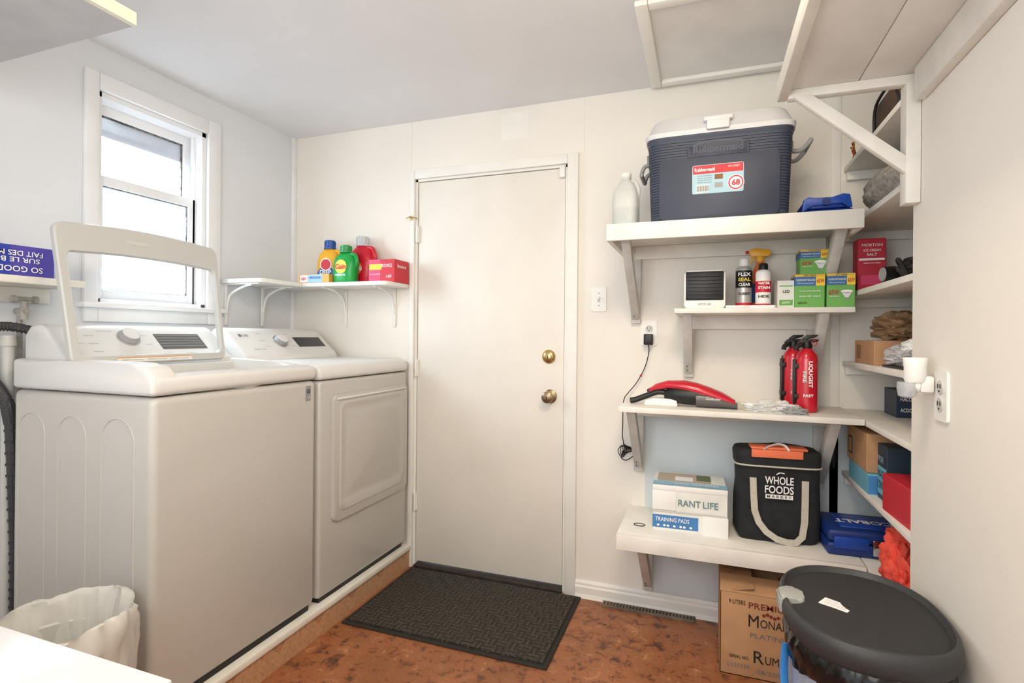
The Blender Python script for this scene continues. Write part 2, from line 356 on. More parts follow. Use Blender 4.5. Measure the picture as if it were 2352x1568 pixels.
# ---------------- shelves helper
def shelf(name,label,x0,x1,yf,zt,th,fas,braces,zb,group=None,ledger=.06,bw=.035):
    o=thing(name,label,'shelf',((x0+x1)/2,BY-.1,zt-th),group=group)
    m=MB(); m.box(x0,x1,yf+(.02 if fas else 0),BY-.001,zt-th,zt,SHELF,.002)
    if fas:
        m.box(x0,x1,yf,yf+.02,zt-fas,zt,SHELF,.003); m.box(x0,x0+.02,yf+.02,BY-.001,zt-fas,zt-th,SHELF,.002); m.box(x1-.02,x1,yf+.02,BY-.001,zt-fas,zt-th,SHELF,.002)
    part(m,'board',o,True)
    if ledger:
        m=MB(); m.box(x0+.06,x1-.03,BY-.022,BY-.007,zt-th-ledger,zt-th,SHELF,.002); part(m,'ledger',o,True)
    for bx in braces:
        m=MB(); zu=zt-th
        yw=BY-.024; yt=yf+.03; T=.045
        m.prism([(yt,zu),(yt+T*1.25,zu),(yw,zb+T*1.3),(yw,zb),(yw-.01,zb)],'yz',bx,bx+bw,GREYW,.002)
        m.box(bx-.004,bx+bw+.004,BY-.024,BY-.007,zb-.02,zu-ledger,GREYW,.002)
        for dz in (.012,.03): m.cyl((bx+bw*.35,yw-.016+dz*-.9,zb+dz),(bx+bw*.35,yw-.004-dz*.9,zb+dz),.003,.003,DKG,8)
        part(m,'bracket',o,True)
    return o
shelf('wall_shelf','deep cream-painted wooden shelf carrying the big cooler',-.364,.498,2.07,1.695,.02,.065,(-.318,.43),1.34)
shelf('wall_shelf','short cream-painted wooden shelf with cans and bulb boxes',-.118,.515,2.25,1.375,.02,0,(-.085,.405),1.10)
shelf('wall_shelf','white-painted wooden shelf holding the handheld vacuum',-.326,.528,2.17,.977,.022,0,(-.30,.43),.66)
shelf('bench_shelf','low white-painted plank bench shelf with thick front edge',-.325,.528,2.13,.475,.022,.06,(-.255,.36),.12)
m=MB(); m.tube([(-.25+.022*math.cos(k*.5236),2.27+.016*math.sin(k*.5236),.4775) for k in range(13)],.0018,DKG,6,2); solo(m,'wire_ring','small dark wire ring lying on the bench shelf','ring',(-.25,2.27,.476))
# alcove shelves
for i,(z,l) in enumerate(((1.96,'dark box and wires'),(1.71,'grey felt bundle'),(1.44,'salt box'),(1.168,'open carton and paper'),(.972,'dark blue box'),(.72,'cartons'),(.475,'red cloth'))):
    o=thing('alcove_shelf','white-painted alcove shelf board holding the '+l,'shelf',(.72,2.1,z-.02),group='alcove shelves')
    m=MB(); m.box(.532,.918,1.72,BY-.008,z-.02,z,SHELF,.002)
    part(m,'board',o,True)
    m=MB(); m.box(.54,.915,BY-.026,BY-.008,z-.055,z-.02,SHELF,.002); part(m,'cleat',o,True)
# corner laundry shelf (two boards)
for nm,lb,bx in (('laundry_shelf','white melamine corner shelf along the door wall, holding detergents',(LX+.004,-1.505,2.30,BY-.001)),('laundry_shelf','empty white melamine shelf under the window wall corner',(LX+.001,-2.03,2.02,2.298))):
    o=thing(nm,lb,'shelf',((bx[0]+bx[1])/2,(bx[2]+bx[3])/2,1.51),group='corner laundry shelves')
    m=MB(); m.prism([(bx[0],bx[2]),(bx[1]-.03,bx[2]),(bx[1]-.008,bx[2]+.008),(bx[1],bx[2]+.03),(bx[1],bx[3]),(bx[0],bx[3])],'xy',1.51,1.53,WHT,.002); part(m,'board',o,True)
    if bx[3]>2.4:
        for x in (-1.60,-1.92):
            m=MB(); m.box(x-.009,x+.009,BY-.010,BY-.002,1.30,1.51,WHT,.002).box(x-.009,x+.009,2.33,BY-.012,1.503,1.51,WHT,.002)
            m.tube([(x,2.38,1.503),(x,2.44,1.49),(x,BY-.03,1.45),(x,BY-.010,1.37)],.006,WHT,8,5); part(m,'bracket',o,True)
    else:
        for y,q0 in ((2.05,LX+.002),(2.27,LX+.02)):
            m=MB(); m.box(q0,q0+.008,y-.009,y+.009,1.30,1.51,WHT,.002).box(q0+.008,-2.07,y-.009,y+.009,1.503,1.51,WHT,.002)
            m.tube([(-2.12,y,1.503),(-2.18,y,1.49),(q0+.03,y,1.45),(q0+.008,y,1.37)],.006,WHT,8,5); part(m,'bracket',o,True)
# left wall shelf near
o=thing('wall_shelf','white shelf beside the window holding a purple box','shelf',(-2.2,.9,1.42))
m=MB(); m.box(LX+.001,-2.08,.45,1.27,1.415,1.44,SHELF,.003); part(m,'board',o,True)
m=MB(); m.box(LX+.001,LX+.02,.45,1.27,1.36,1.415,SHELF,.002); part(m,'cleat',o,True)
# hanging board
o=thing('hanging_shelf','overhead white shelf board with cream-painted edge','shelf',(-1.8,.5,2.03))
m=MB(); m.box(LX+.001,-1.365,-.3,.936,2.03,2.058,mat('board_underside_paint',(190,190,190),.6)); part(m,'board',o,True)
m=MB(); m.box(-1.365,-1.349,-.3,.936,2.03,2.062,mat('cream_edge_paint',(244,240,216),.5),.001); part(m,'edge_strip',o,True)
# overhead shelf right
o=thing('overhead_shelf','overhead painted plank shelf on diagonal wooden bracket','shelf',(.4,1.2,1.93))
PL=mat('overhead_plank_paint',(240,238,233),.6,var=.04,sc=6,bump=.3,bs=30)
m=MB(); m.box(.213,.381,-.5,1.685,1.95,1.97,PL,.001); part(m,'plank',o,True)
m=MB(); m.box(.384,.519,-.5,1.685,1.95,1.97,PL,.001); part(m,'plank',o,True)
m=MB(); m.box(.188,.213,-.5,1.687,1.93,1.987,SHELF,.003); part(m,'fascia',o,True)
m=MB(); m.box(.213,.519,1.655,1.685,1.925,1.95,SHELF,.002); part(m,'cross_rail',o,True)
m=MB(); m.box(.495,.519,-.5,1.62,1.865,1.95,mat('wall_rail_paint',(238,235,226),.55,var=.04),.003); part(m,'wall_rail',o,True)
m=MB(); m.prism([(.225,1.925),(.27,1.925),(.487,1.735),(.487,1.69)],'xz',1.645,1.668,SHELF,.002); m.box(.486,.519,1.645,1.69,1.612,1.925,SHELF,.002); part(m,'bracket',o,True)

# ---------------- platform
P=thing('appliance_platform','low raised platform with parquet-look front and white nosing','platform',(-1.88,1.8,F))
m=MB(); m.box(LX+.02,-1.487,1.08,BY-.001,F,.105,PARQ); part(m,'base',P,True)
m=MB(); m.box(LX+.02,-1.478,1.075,BY-.001,.105,.13,SHELF,.004); part(m,'nosing',P,True)
# ---------------- appliances
def console(m,y0,y1,zc=0):
    m.prism([(-2.15,1.09),(-1.905,1.09),(-1.912,1.15),(-1.93,1.165),(-2.045,1.272),(-2.075,1.285),(-2.12,1.28),(-2.15,1.25)],'xz',y0,y1,WPL2,.012,3)
cN=V((.68,0,.733)).normalized(); cU=V((-.733,0,.68)).normalized()
def cpt(y,t): return V((-1.93,y,1.165)).lerp(V((-2.045,y,1.272)),t)
def dial(m,y,t=.55,r=.03):
    p=cpt(y,t); m.cyl(p-cN*.003,p+cN*.006,r*1.18,r*1.15,CHR,32); m.cyl(p+cN*.005,p+cN*.026,r,r*.88,GRY,32); m.cyl(p+cN*.026,p+cN*.0275,r*.84,r*.8,WPL2,32)
Wm=thing('washing_machine','white top-load washing machine with its glass lid open','washing machine',(-1.82,1.44,.13))
y0,y1=1.095,1.788
m=MB(); m.box(-2.15,-1.50,y0,y1,.152,1.068,WPL,.022,4)
m.box(-2.13,-1.515,y0+.02,y1-.02,.13,.16,BLK)
for a,b in ((-1.716,-1.574),(-1.918,-1.785),(-2.116,-1.982)):
    c=(a+b)/2; r=(b-a)/2; top=.93
    m.tube([(a,y0,.19),(a,y0,top)]+[(c-r*math.cos(t*math.pi/12),y0,top+r*math.sin(t*math.pi/12)) for t in range(1,12)]+[(b,y0,top),(b,y0,.19)],.0024,WPL,8,1)
part(m,'cabinet',Wm,True)
m=MB()
m.box(-1.62,-1.497,y0+.0,y1-.0,1.072,1.13,WPL2,.02,4)
m.prism([(-1.498,1.072),(-1.498,1.12),(-1.53,1.158),(-1.60,1.166),(-1.90,1.168),(-2.15,1.17),(-2.15,1.072)],'xz',y0-.003,y0+.085,WPL2,.014,3)
m.prism([(-1.60,1.072),(-1.60,1.135),(-1.66,1.14),(-1.90,1.15),(-2.15,1.16),(-2.15,1.072)],'xz',y1-.05,y1+.003,WPL2,.012,3)
m.box(-2.15,-1.9,y0+.08,y1-.04,1.072,1.14,WPL2,.008)
m.box(-1.575,-1.545,1.42,1.48,1.127,1.133,LGR,.002)
part(m,'top_deck',Wm,True)
m=MB(); m.lathe([(.25,1.10),(.245,1.08),(.235,.75),(.0,.72)],-1.76,1.445,CHR,40,cb=False); part(m,'drum',Wm,True)
m=MB(); console(m,y0+.03,y1-.03); cq=part(m,'console',Wm,True)
m=MB(); dial(m,1.37,.66,.034); o=m.obj('control_dial',cq,V(Wm.location)); o['label']='grey dial with chrome ring'
m=MB()
m.quad(cpt(1.475,.28),Y,cU,0,.195,0,.085,SCRN,.001)
for k in range(5): m.quad(cpt(1.478,.30),Y,cU,0,.188,.012+k*.015,.0145+k*.015,GRY,.0015)  # grey lines paint reflections across the dark display
m.obj('display_panel',cq,V(Wm.location))
m=MB()
for y,t,s_,w in ((1.19,.5,'Heavy Duty',.04),(1.24,.75,'Bedding',.03),(1.24,.5,'Normal',.03),(1.24,.25,'Delicates',.03),(1.43,.75,'Speed Wash',.035),(1.43,.45,'Towels',.025),(1.30,.9,'Cotton/Normal',.05),(1.58,.12,'Start/Pause',.04),(1.48,.12,'Power',.025)):
    m.text(s_,cpt(y,t),Y,cU,w,.006,TXG,.002)
m.text('LG',cpt(1.185,.82),Y,cU,.022,.010,TXG,.002,bold=.02)
m.obj('console_lettering',cq,V(Wm.location))
# lid
def rr_(x0,x1,h0,h1,r,arch,n=8):
    pts=[]
    for cx,ch,a0 in ((x1-r,h0+r,-90),(x1-r,h1-r,0),(x0+r,h1-r,90),(x0+r,h0+r,180)):
        for k in range(n+1):
            a=math.radians(a0+90*k/n); x=cx+r*math.cos(a); h=ch+r*math.sin(a)
            if h>(h0+h1)/2: h+=arch*(1-((x-(x0+x1)/2)/((x1-x0)/2))**2)
            pts.append((x,h))
        if a0==0:
            for k in range(1,6):
                x=x1-r-(x1-x0-2*r)*k/6; pts.append((x,h1+arch*(1-((x-(x0+x1)/2)/((x1-x0)/2))**2)))
    return pts
o_=rr_(0,.578,0,.468,.03,.018); i_=rr_(.030,.558,.03,.375,.018,.012)
def wd(pts): return [(.289+(x-.289)*(1+.05*(h/.47)),h) for x,h in pts]
o_=wd(o_); i_=wd(i_)
d0=V((-1.895,1.114,1.150)); d1=V((-1.965,1.110,1.61)); U=(d1-d0).normalized(); N=V((U.z,0,-U.x))
def L3(p,t): return d0+Y*p[0]+U*p[1]+N*t
m=MB(); n=len(o_)
Rg=[[L3(p,-.010) for p in o_],[L3(p,.006) for p in o_],[L3(((p[0]-.29)*.985+.29,(p[1]-.22)*.985+.22),.011) for p in o_],[L3(((p[0]-.29)*1.015+.29,(p[1]-.2)*1.015+.2),.010) for p in i_],[L3(p,.005) for p in i_],[L3(p,-.010) for p in i_]]
Rg.append(Rg[0]); m.loft(Rg,LIDP,False,False)
hp=L3((.255,.435),.0095)
m.box(-.5,.5,-.5,.5,-.5,.5,LGR,M=Matrix(((N.x*.006,0,U.x*.014,hp.x),(0,.085,0,hp.y),(N.z*.006,0,U.z*.014,hp.z),(0,0,0,1))))
ld=part(m,'lid',Wm,True,'open hinged lid with wide light grey frame')
m=MB(); m.add([L3(p,.0) for p in i_],[list(range(n))],GLS); m.obj('lid_glass',ld,V(Wm.location))
m=MB(); OR=mat('orange_ink',(235,165,95),.5)
q=L3((.14,.006),.0105); m.quad(q,Y,U,0,.28,0,.015,WHT,.0005); m.quad(q,Y,U,0,.28,.0115,.015,OR,.001)
for k in range(3): m.text('WARNING  Do not put hands in',q+Y*(.05+k*.09)+U*.005,Y,U,.075,.004,TXD,.0015)
m.obj('warning_label',ld,V(Wm.location))
m=MB(); b=V((-1.499,1.739,1.02)); m.quad(b,Y,Z,-.012,.012,-.03,.03,GRY,.001); m.text('10',b+Z*.008,Y,Z,.016,.018,TXD,.002,bold=.03); m.text('LG',b-Z*.015,Y,Z,.014,.008,TXW,.002)
part(m,'warranty_sticker',Wm,True)

Dm=thing('clothes_dryer','white front-load dryer with large square door','dryer',(-1.82,2.15,.13))
y0,y1=1.808,2.497
m=MB(); m.box(-2.15,-1.50,y0,y1,.152,1.062,WPL,.016,4); m.box(-2.13,-1.515,y0+.02,y1-.02,.13,.16,BLK)
part(m,'cabinet',Dm,True)
m=MB(); m.prism([(-1.497,1.066),(-1.497,1.10),(-1.515,1.125),(-1.56,1.132),(-2.15,1.135),(-2.15,1.066)],'xz',y0-.003,y1+.003,WPL2,.013,3); part(m,'top_deck',Dm,True)
m=MB(); console(m,y0+.02,y1-.05); cp=part(m,'console',Dm,True)
m=MB(); dial(m,2.10,.5,.034); m.obj('control_dial',cp,V(Dm.location))
m=MB(); m.quad(cpt(2.205,.25),Y,cU,0,.20,0,.07,SCRN,.001)
for k in range(6): m.text('· ··',cpt(2.23+k*.028,.25)+cU*.035,Y,cU,.014,.012,TXG,.002)
m.obj('display_panel',cp,V(Dm.location))
m=MB()
m.text('LG',cpt(1.915,.78),Y,cU,.028,.014,TXG,.002,bold=.02); m.cyl(cpt(1.885,.78),cpt(1.885,.78)+cN*.002,.009,.009,TXG,16)
m.text('Sensor Dry',cpt(1.94,.18),Y,cU,.07,.010,TXG,.002)
for y,t,s_,w in ((2.0,.85,'Normal',.03),(1.99,.55,'Delicates',.035),(2.0,.3,'Bedding',.03),(2.17,.85,'Towels',.03),(2.17,.3,'Speed Dry',.03)): m.text(s_,cpt(y,t),Y,cU,w,.006,TXG,.002)
m.obj('console_lettering',cp,V(Dm.location))
m=MB()
def rrect(a0,a1,b0,b1,r,n=6):
    pts=[]
    for ca,cb,s0 in ((a1-r,b0+r,-90),(a1-r,b1-r,0),(a0+r,b1-r,90),(a0+r,b0+r,180)):
        for k in range(n+1):
            a=math.radians(s0+90*k/n); pts.append((ca+r*math.cos(a),cb+r*math.sin(a)))
    return pts
m.prism(rrect(1.885,2.475,.452,1.0,.025),'yz',-1.502,-1.485,WPL,.006,3)
dd=part(m,'dryer_door',Dm,True)
m=MB()
R=[[V((x,p[0],p[1])) for p in rrect(1.885+k,2.475-k,.452+k+(.02 if k>.04 else 0),1.0-k,.03)] for x,k in ((-1.485,.035),(-1.481,.04),(-1.481,.05),(-1.4835,.058),(-1.4835,.085),(-1.482,.09))]
m.loft(R,WPL,False,True); m.box(-1.486,-1.478,1.90,2.46,.975,.985,WPL2,.003); m.obj('door_panel',dd,V(Dm.location))

# valve, hoses, pipe
m=MB(); m.cyl((-2.235,1.125,.13),(-2.235,1.125,1.235),.017,.017,LGR,16); m.cyl((-2.235,1.125,1.21),(-2.235,1.125,1.245),.022,.020,LGR,16)
solo(m,'drain_pipe','light grey plastic drain pipe beside the washer','pipe',(-2.235,1.125,.13))
m=MB(); m.cyl((-2.280,1.17,1.33),(-2.22,1.17,1.33),.011,.011,VLV,12); m.cyl((-2.235,1.17,1.30),(-2.235,1.17,1.365),.013,.011,VLV,12); m.tube([(-2.235,1.14,1.37),(-2.235,1.17,1.373),(-2.235,1.20,1.37)],.007,VLV,8,3)
m.cyl((-2.235,1.132,1.37),(-2.235,1.145,1.37),.013,.013,VLV,8); m.cyl((-2.235,1.195,1.37),(-2.235,1.208,1.37),.013,.013,VLV,8)
m.cyl((-2.262,1.17,.13),(-2.262,1.17,1.342),.009,.009,VLV,12)
solo(m,'water_valve','painted hose valve with cross handle on a wall pipe','valve',(-2.262,1.17,.13))
def hose(name,label,pts,r,K):
    m=MB(); m.tube(pts,r,DKG,10); n=len(pts)-1
    for k in range(K):
        t=k/(K-1); i=min(int(t*n),n-1); f=t*n-i; p=V(pts[i]).lerp(V(pts[i+1]),f); q=(V(pts[i+1])-V(pts[i])).normalized(); m.cyl(p-q*.003,p+q*.003,r*1.15,r*1.15,DKG,10)
    solo(m,name,label,'hose',pts[-1])
hose('drain_hose','dark grey corrugated washer drain hose',[(-2.25,.96,1.262),(-2.235,1.06,1.275),(-2.205,1.12,1.275),(-2.17,1.19,1.255)],.014,24)
hose('supply_hose','dark corrugated hose hanging beside the washer',[(-2.27,1.0,1.17),(-2.235,1.07,1.11),(-2.195,1.10,1.03),(-2.19,1.11,.95),(-2.195,1.13,.5),(-2.195,1.13,.148)],.016,60)

# ---------------- carton helper
def carton(name,label,cat,cx,cy,z,w,dp,h,mt,rz=0,dec=(),txt=(),b=.002,group=None,extra=None):
    m=MB(); m.box(-w/2,w/2,-dp/2,dp/2,0,h,mt,b,1)
    if extra: extra(m,w,dp,h)
    o=solo(m,name,label,cat,(cx,cy,z),False,rz,group)
    fr={'f':(V((-w/2,-dp/2,0)),X,Z,w,h),'l':(V((-w/2,dp/2,0)),-Y,Z,dp,h),'r':(V((w/2,-dp/2,0)),Y,Z,dp,h),'t':(V((-w/2,-dp/2,h)),X,Y,w,dp)}
    if dec or txt:
        m=MB()
        for i,(f,u0,u1,v0,v1,mm) in enumerate(dec):
            O,R_,U_,W_,H_=fr[f]; m.quad(O,R_,U_,u0*W_,u1*W_,v0*H_,v1*H_,mm,.0005+.00025*i)
        for t in txt:
            f,s_,cu,cv,tw,th,mm=t[:7]; flip=len(t)>7 and t[7]
            O,R_,U_,W_,H_=fr[f]; c=O+R_*cu*W_+U_*cv*H_
            m.text(s_,c,-R_ if flip else R_,-U_ if flip else U_,tw*W_ if tw else None,th*H_,mm,.0045,bold=.012)
        p=m.obj('printed_label',o)
    return o
PUR=mat('purple_print',(84,74,170),.45,var=.15,sc=4)
carton('tissue_box','upside-down blue and purple carton with white slogan','box',-2.145,.96,1.44,.10,.44,.098,mat('blue_print',(44,66,165),.45),0,
 [('r',.72,1,0,1,PUR),('r',0,.4,.0,1,PUR)],[('r','SO GOOD ON',.72,.22,.40,.19,TXW,1),('r','FAIT DES MER',.75,.74,.34,.17,TXW,1),('r','SUR LE B',.78,.52,.24,.16,TXW,1)])

# ---------------- detergents
def bottle(name,label,cx,cy,z,w,h,mb_,mc,rz=0,txt=None,badge=None):
    o=thing(name,label,'detergent bottle',(cx,cy,z),rz)
    m=MB(); r=w/2
    m.lathe([(r*.9,0),(r,.012),(r,h*.42),(r*.97,h*.55),(r*.82,h*.68),(r*.5,h*.78),(r*.42,h*.80)],0,0,mb_,32,1,.62,2.8)
    m.tube([(r*.45,0,h*.76),(r*.85,0,h*.72),(r*1.02,0,h*.56),(r*.9,0,h*.42)],r*.17,mb_,10)
    part(m,'body',o)
    m=MB(); m.lathe([(r*.48,h*.80),(r*.48,h*.84),(r*.44,h*.85),(r*.42,h*.985),(r*.36,h)],0,0,mc,24); 
    for k in range(18):
        a=k*math.tau/18; m.box(r*.44*math.cos(a)-.001,r*.44*math.cos(a)+.001,r*.44*math.sin(a)-.001,r*.44*math.sin(a)+.001,h*.86,h*.97,mc)
    part(m,'cap',o)
    m=MB()
    for i,(bz,br,bm) in enumerate(badge or []): yl(m,[(br,0),(br,.001)],0,h*bz,-r*.62-.0008*i,bm,24)
    for (s_,tz,tw,th,tm) in (txt or []): m.text(s_,V((0,-r*.62-.004,h*tz)),X,Z,tw*w,th*h,tm,.0005,bold=.02)
    part(m,'printed_label',o)
    return o
YEL=mat('yellow_bottle',(240,176,40),.35); NVY=mat('blue_cap',(30,80,160),.35); GRN=mat('green_bottle',(20,160,70),.3); RED=mat('red_bottle',(205,24,45),.3); LB=mat('light_blue_ink',(140,190,220),.4)
TXR=mat('red_ink',(205,30,45),.5); TXB=mat('blue_ink',(35,80,160),.5); TXY=mat('yellow_ink',(250,215,60),.5)
bottle('detergent_bottle','yellow detergent bottle with dark blue cap and blue label',-1.955,2.43,1.53,.135,.245,YEL,NVY,.15,[('DEEP',.27,.5,.1,TXW),('CLEAN',.14,.55,.1,TXW)],badge=[(.20,.052,TXB),(.44,.034,TXW),(.44,.029,TXR)])
bottle('detergent_bottle','green detergent bottle with green cap',-1.80,2.365,1.53,.135,.20,GRN,mat('green_cap',(40,150,80),.35),.0,[('Gain',.42,.5,.14,TXR),('ORIGINAL',.2,.5,.05,TXW)],badge=[(.42,.036,TXY)])
bottle('detergent_bottle','large red detergent bottle with clear cap',-1.765,2.465,1.53,.16,.262,RED,CLEARP,-.1,[('Tide',.33,.5,.12,TXW)],badge=[(.33,.036,OR)])
carton('dryer_sheet_box','red dryer sheet box with pink and yellow graphics','box',-1.578,2.435,1.53,.155,.14,.118,mat('red_carton',(205,40,55),.5),0,
 [('f',0,.45,0,1,mat('pink_print',(225,70,115),.5)),('f',.02,.5,.55,.8,TXY)],[('f','BOUNCE',.72,.72,.4,.14,TXW),('f','Long Lasting',.26,.35,.4,.07,TXW),('r','bounce',.45,.72,.6,.16,TXW),('f','160',.8,.25,.2,.14,TXW)])
carton('baking_soda_box','low orange and white laundry carton with round red badge','box',-1.96,2.335,1.53,.19,.06,.046,mat('orange_carton',(240,170,80),.5),.04,
 [('f',.32,.78,.05,.95,LB),('f',.05,.30,.1,.9,TXW)],[('f','A&H',.17,.5,.16,.4,TXR),('f','FABRIC SOFTENER',.55,.6,.38,.25,TXB)])

# ---------------- cooler
ZC=1.695
C=thing('cooler','large navy plastic cooler with white lid and grey handles','cooler',(.039,2.287,ZC))
NV=mat('navy_cooler_plastic',(62,69,86),.5,var=.06,sc=6,bump=.1); NV2=mat('navy_cooler_panel',(56,62,79),.5,var=.05)
m=MB(); rr=[ring(0,0,.0,.232,.170,9,72),ring(0,0,.01,.240,.178,9,72)]
for k in range(28):
    z=.02+k*.0102; g=.243+.012*z/.31; gy=.181+.010*z/.31
    rr+= [ring(0,0,z,g,gy,9,72),ring(0,0,z+.004,g,gy,9,72),ring(0,0,z+.0055,g-.0022,gy-.0022,9,72),ring(0,0,z+.0088,g-.0022,gy-.0022,9,72)]
rr+=[ring(0,0,.312,.258,.195,9,72),ring(0,0,.318,.258,.195,9,72)]
m.loft(rr,NV); part(m,'body',C,ang=50)
m=MB(); T_=Matrix.Translation((0,-.186,.0))@Matrix.Rotation(math.radians(2.2),4,'X')
m.prism(rrect(-.205,.205,.005,.235,.02),'xz',-.004,.006,NV2,.002,M=T_)
arc=[(-.105,.232),(.105,.232)]+[(.105-.21*k/12,.275+.014*math.sin(math.pi*k/12)) for k in range(13)]
m.prism(arc,'xz',-.0065,.006,NV,.0015,M=T_)
m.prism([(a*.93,(b-.255)*.8+.255) for a,b in arc],'xz',-.0072,.006,mat('recess_navy',(48,53,68),.5),.0005,M=T_)
m.text('Rubbermaid',V((0,-.0075,.257)),X,Z,.17,.026,NV,.001,bold=.03,M=T_)
part(m,'front_panel',C)
CW=mat('cooler_lid_white',(214,215,217),.45,var=.02)
m=MB(); m.loft([ring(0,0,.318,.262,.199,9,64),ring(0,0,.335,.265,.202,9,64),ring(0,0,.342,.258,.195,8,64),ring(0,0,.392,.240,.165,7,64),ring(0,0,.402,.23,.155,7,64)],CW)
m.box(-.04,.04,-.214,-.17,.325,.36,CW,.006); m.box(-.05,.05,-.206,-.15,.36,.376,CW,.003)
part(m,'lid',C)
for s in (-1,1):
    m=MB()
    m.box(s*.262-.006,s*.262+.006,-.05,.05,.27,.305,GRY,.003)
    m.tube([(s*.262,-.06,.262),(s*.29,-.062,.262),(s*.315,-.06,.285),(s*.325,-.055,.30),(s*.325,.055,.30),(s*.315,.06,.285),(s*.29,.062,.262),(s*.262,.06,.262)] if s>0 else [(s*.255,-.06,.262),(s*.275,-.062,.255),(s*.285,-.06,.235),(s*.287,-.055,.22),(s*.287,.055,.22),(s*.285,.06,.235),(s*.275,.062,.255),(s*.255,.06,.262)],.0085,GRY,10,4)
    part(m,'handle',C)
m=MB(); LBD=mat('sticker_blue',(160,198,212),.35)
m.prism(rrect(-.088,.088,.095,.20,.006),'xz',-.0048,-.004,LBD,M=T_)
def q(u0,u1,v0,v1,mm,o_): m.quad(V((0,-.0048,0)),X,Z,u0,u1,v0,v1,mm,o_,M=T_)
q(-.086,.086,.168,.198,TXR,.0006); m.text('Rubbermaid',V((-.045,-.0048,.183)),X,Z,.07,.014,TXW,.0012,bold=.02,M=T_)
m.text('ICE CHEST',V((.055,-.0048,.188)),X,Z,.04,.007,TXW,.0012,M=T_)
q(-.075,-.03,.10,.128,TXW,.0006)
for k in range(14): q(-.072+k*.003,-.0705+k*.003,.103,.125,TXD,.001)
q(-.01,.018,.145,.163,CARD2,.0006); q(-.01,.018,.115,.133,GRY,.0006)
for cxx,czz,rd,mm,o_2 in ((.062,.128,.028,TXW,.0006),(.062,.128,.0255,TXR,.0009),(.062,.128,.021,TXW,.0012)):
    m.add([T_@V((cxx+rd*math.cos(k*math.tau/28),-.0048-o_2,czz+rd*math.sin(k*math.tau/28))) for k in range(28)],[list(range(28))],mm)
m.text('68',V((.062,-.0048,.128)),X,Z,.028,.022,TXR,.0016,bold=.04,M=T_)
for k in range(4): m.text('Cold pack 5 days keeps ice',V((-.045,-.0048,.16-k*.008)),X,Z,.05,.004,TXD,.001,M=T_)
part(m,'sticker',C)
# jug
J=thing('water_jug','translucent plastic gallon jug half full of liquid','jug',(-.312,2.24,ZC))
m=MB(); m.lathe([(.045,0),(.052,.008),(.053,.12),(.05,.15),(.032,.190),(.019,.208),(.018,.225)],0,0,MILK,32,1,1.15,4); m.tube([(.02,0,.208),(.035,0,.203),(.05,0,.17),(.046,0,.13)],.009,MILK,10); part(m,'body',J)
m=MB(); m.lathe([(.021,.218),(.021,.236),(.019,.239)],0,0,WHT,20); part(m,'cap',J)
m=MB(); m.lathe([(.042,.006),(.049,.012),(.05,.088),(.049,.090)],0,0,LIQ,32,1,1.15,4); part(m,'liquid',J)
BLU=mat('blue_case_plastic',(26,68,160),.4,var=.08); BLU2=mat('dark_blue_plastic',(20,48,115),.45)
K=thing('tool_case','glossy blue plastic tool case beside the cooler','tool case',(.405,2.27,ZC))
m=MB(); m.box(-.078,.088,-.08,.14,0,.03,BLU,.006).box(-.075,.085,-.078,.138,.033,.058,BLU,.008); part(m,'shell',K)
m=MB(); m.prism([(-.078,.02),(-.072,.066),(-.055,.074),(-.02,.066),(.02,.066),(.052,.080),(.074,.076),(.082,.03),(.066,.03),(.05,.05),(-.045,.045),(-.06,.03)],'xz',-.095,-.078,BLU,.003); m.cyl((0,-.098,.055),(0,-.08,.055),.014,.014,BLU2,18); part(m,'handle',K)
# ---------------- shelf 2 items
Z2=1.375
A=thing('desk_air_cooler','small white desktop air cooler with black louvred grille','air cooler',(-.003,2.36,Z2))
m=MB(); m.prism(rrect(-.078,.078,0,.155,.012),'xz',-.07,.07,WHT,.004); part(m,'housing',A)
m=MB(); m.box(-.072,.072,-.073,-.068,.034,.150,BLK,.003)
LV=mat('louvre_black',(44,44,47),.35)
for k in range(7): m.box(-.066,.066,-.080,-.070,.042+k*.0145,.0445+k*.0145,LV,.001)
part(m,'grille',A)
m=MB(); m.text('ARCTIC AIR',V((0,-.0705,.018)),X,Z,.05,.009,GRY,.001,bold=.02); yl(m,[(.006,0),(.005,.003)],.035,.018,-.07,CHR,12); part(m,'printed_label',A)
def spray(name,label,cx,cy,z,r,h,body,cap,bands=(),txt=(),cat='spray can'):
    o=thing(name,label,cat,(cx,cy,z))
    m=MB(); m.lathe([(r*.96,0),(r,.004),(r,h*.78),(r*.9,h*.82),(r*.55,h*.86)],0,0,body,32); 
    part(m,'can_body',o)
    m=MB(); m.lathe([(r*.62,h*.84),(r*.62,h*.96),(r*.5,h)],0,0,cap,24); part(m,'cap',o)
    m=MB()
    for z0,z1,mm in bands: m.lathe([(r+.0006,h*z0),(r+.0006,h*z1)],0,0,mm,32,cb=False,ct=False)
    for s_,tz,tw,th,mm in txt: m.text(s_,V((0,-r-.001,h*tz)),X,Z,tw*r*2,th*h,mm,.001,bold=.03)
    part(m,'printed_label',o); return o
STL=mat('silver_can',(195,195,193),.35,m=.4)
spray('spray_can','tall silver and black rubber sealant spray can',.148,2.37,Z2,.031,.205,STL,TXW,[(.42,.76,BLK),(.04,.12,TXR)],[('FLEX',.68,.75,.07,TXW),('SEAL',.58,.75,.07,TXY),('CLEAR',.48,.7,.06,TXW),('RUBBER',.3,.7,.05,TXD)])
spray('spray_can','white and red stain spray can with black cap',.215,2.32,Z2,.028,.178,TXW,BLK,[(.35,.6,TXR),(.02,.1,TXR)],[('WATER',.55,.75,.06,TXW),('STAIN',.45,.75,.06,TXW),('HIDE',.26,.7,.06,TXD)])
B=thing('trigger_bottle','orange cleaner bottle with yellow trigger sprayer','spray bottle',(.215,2.45,Z2))
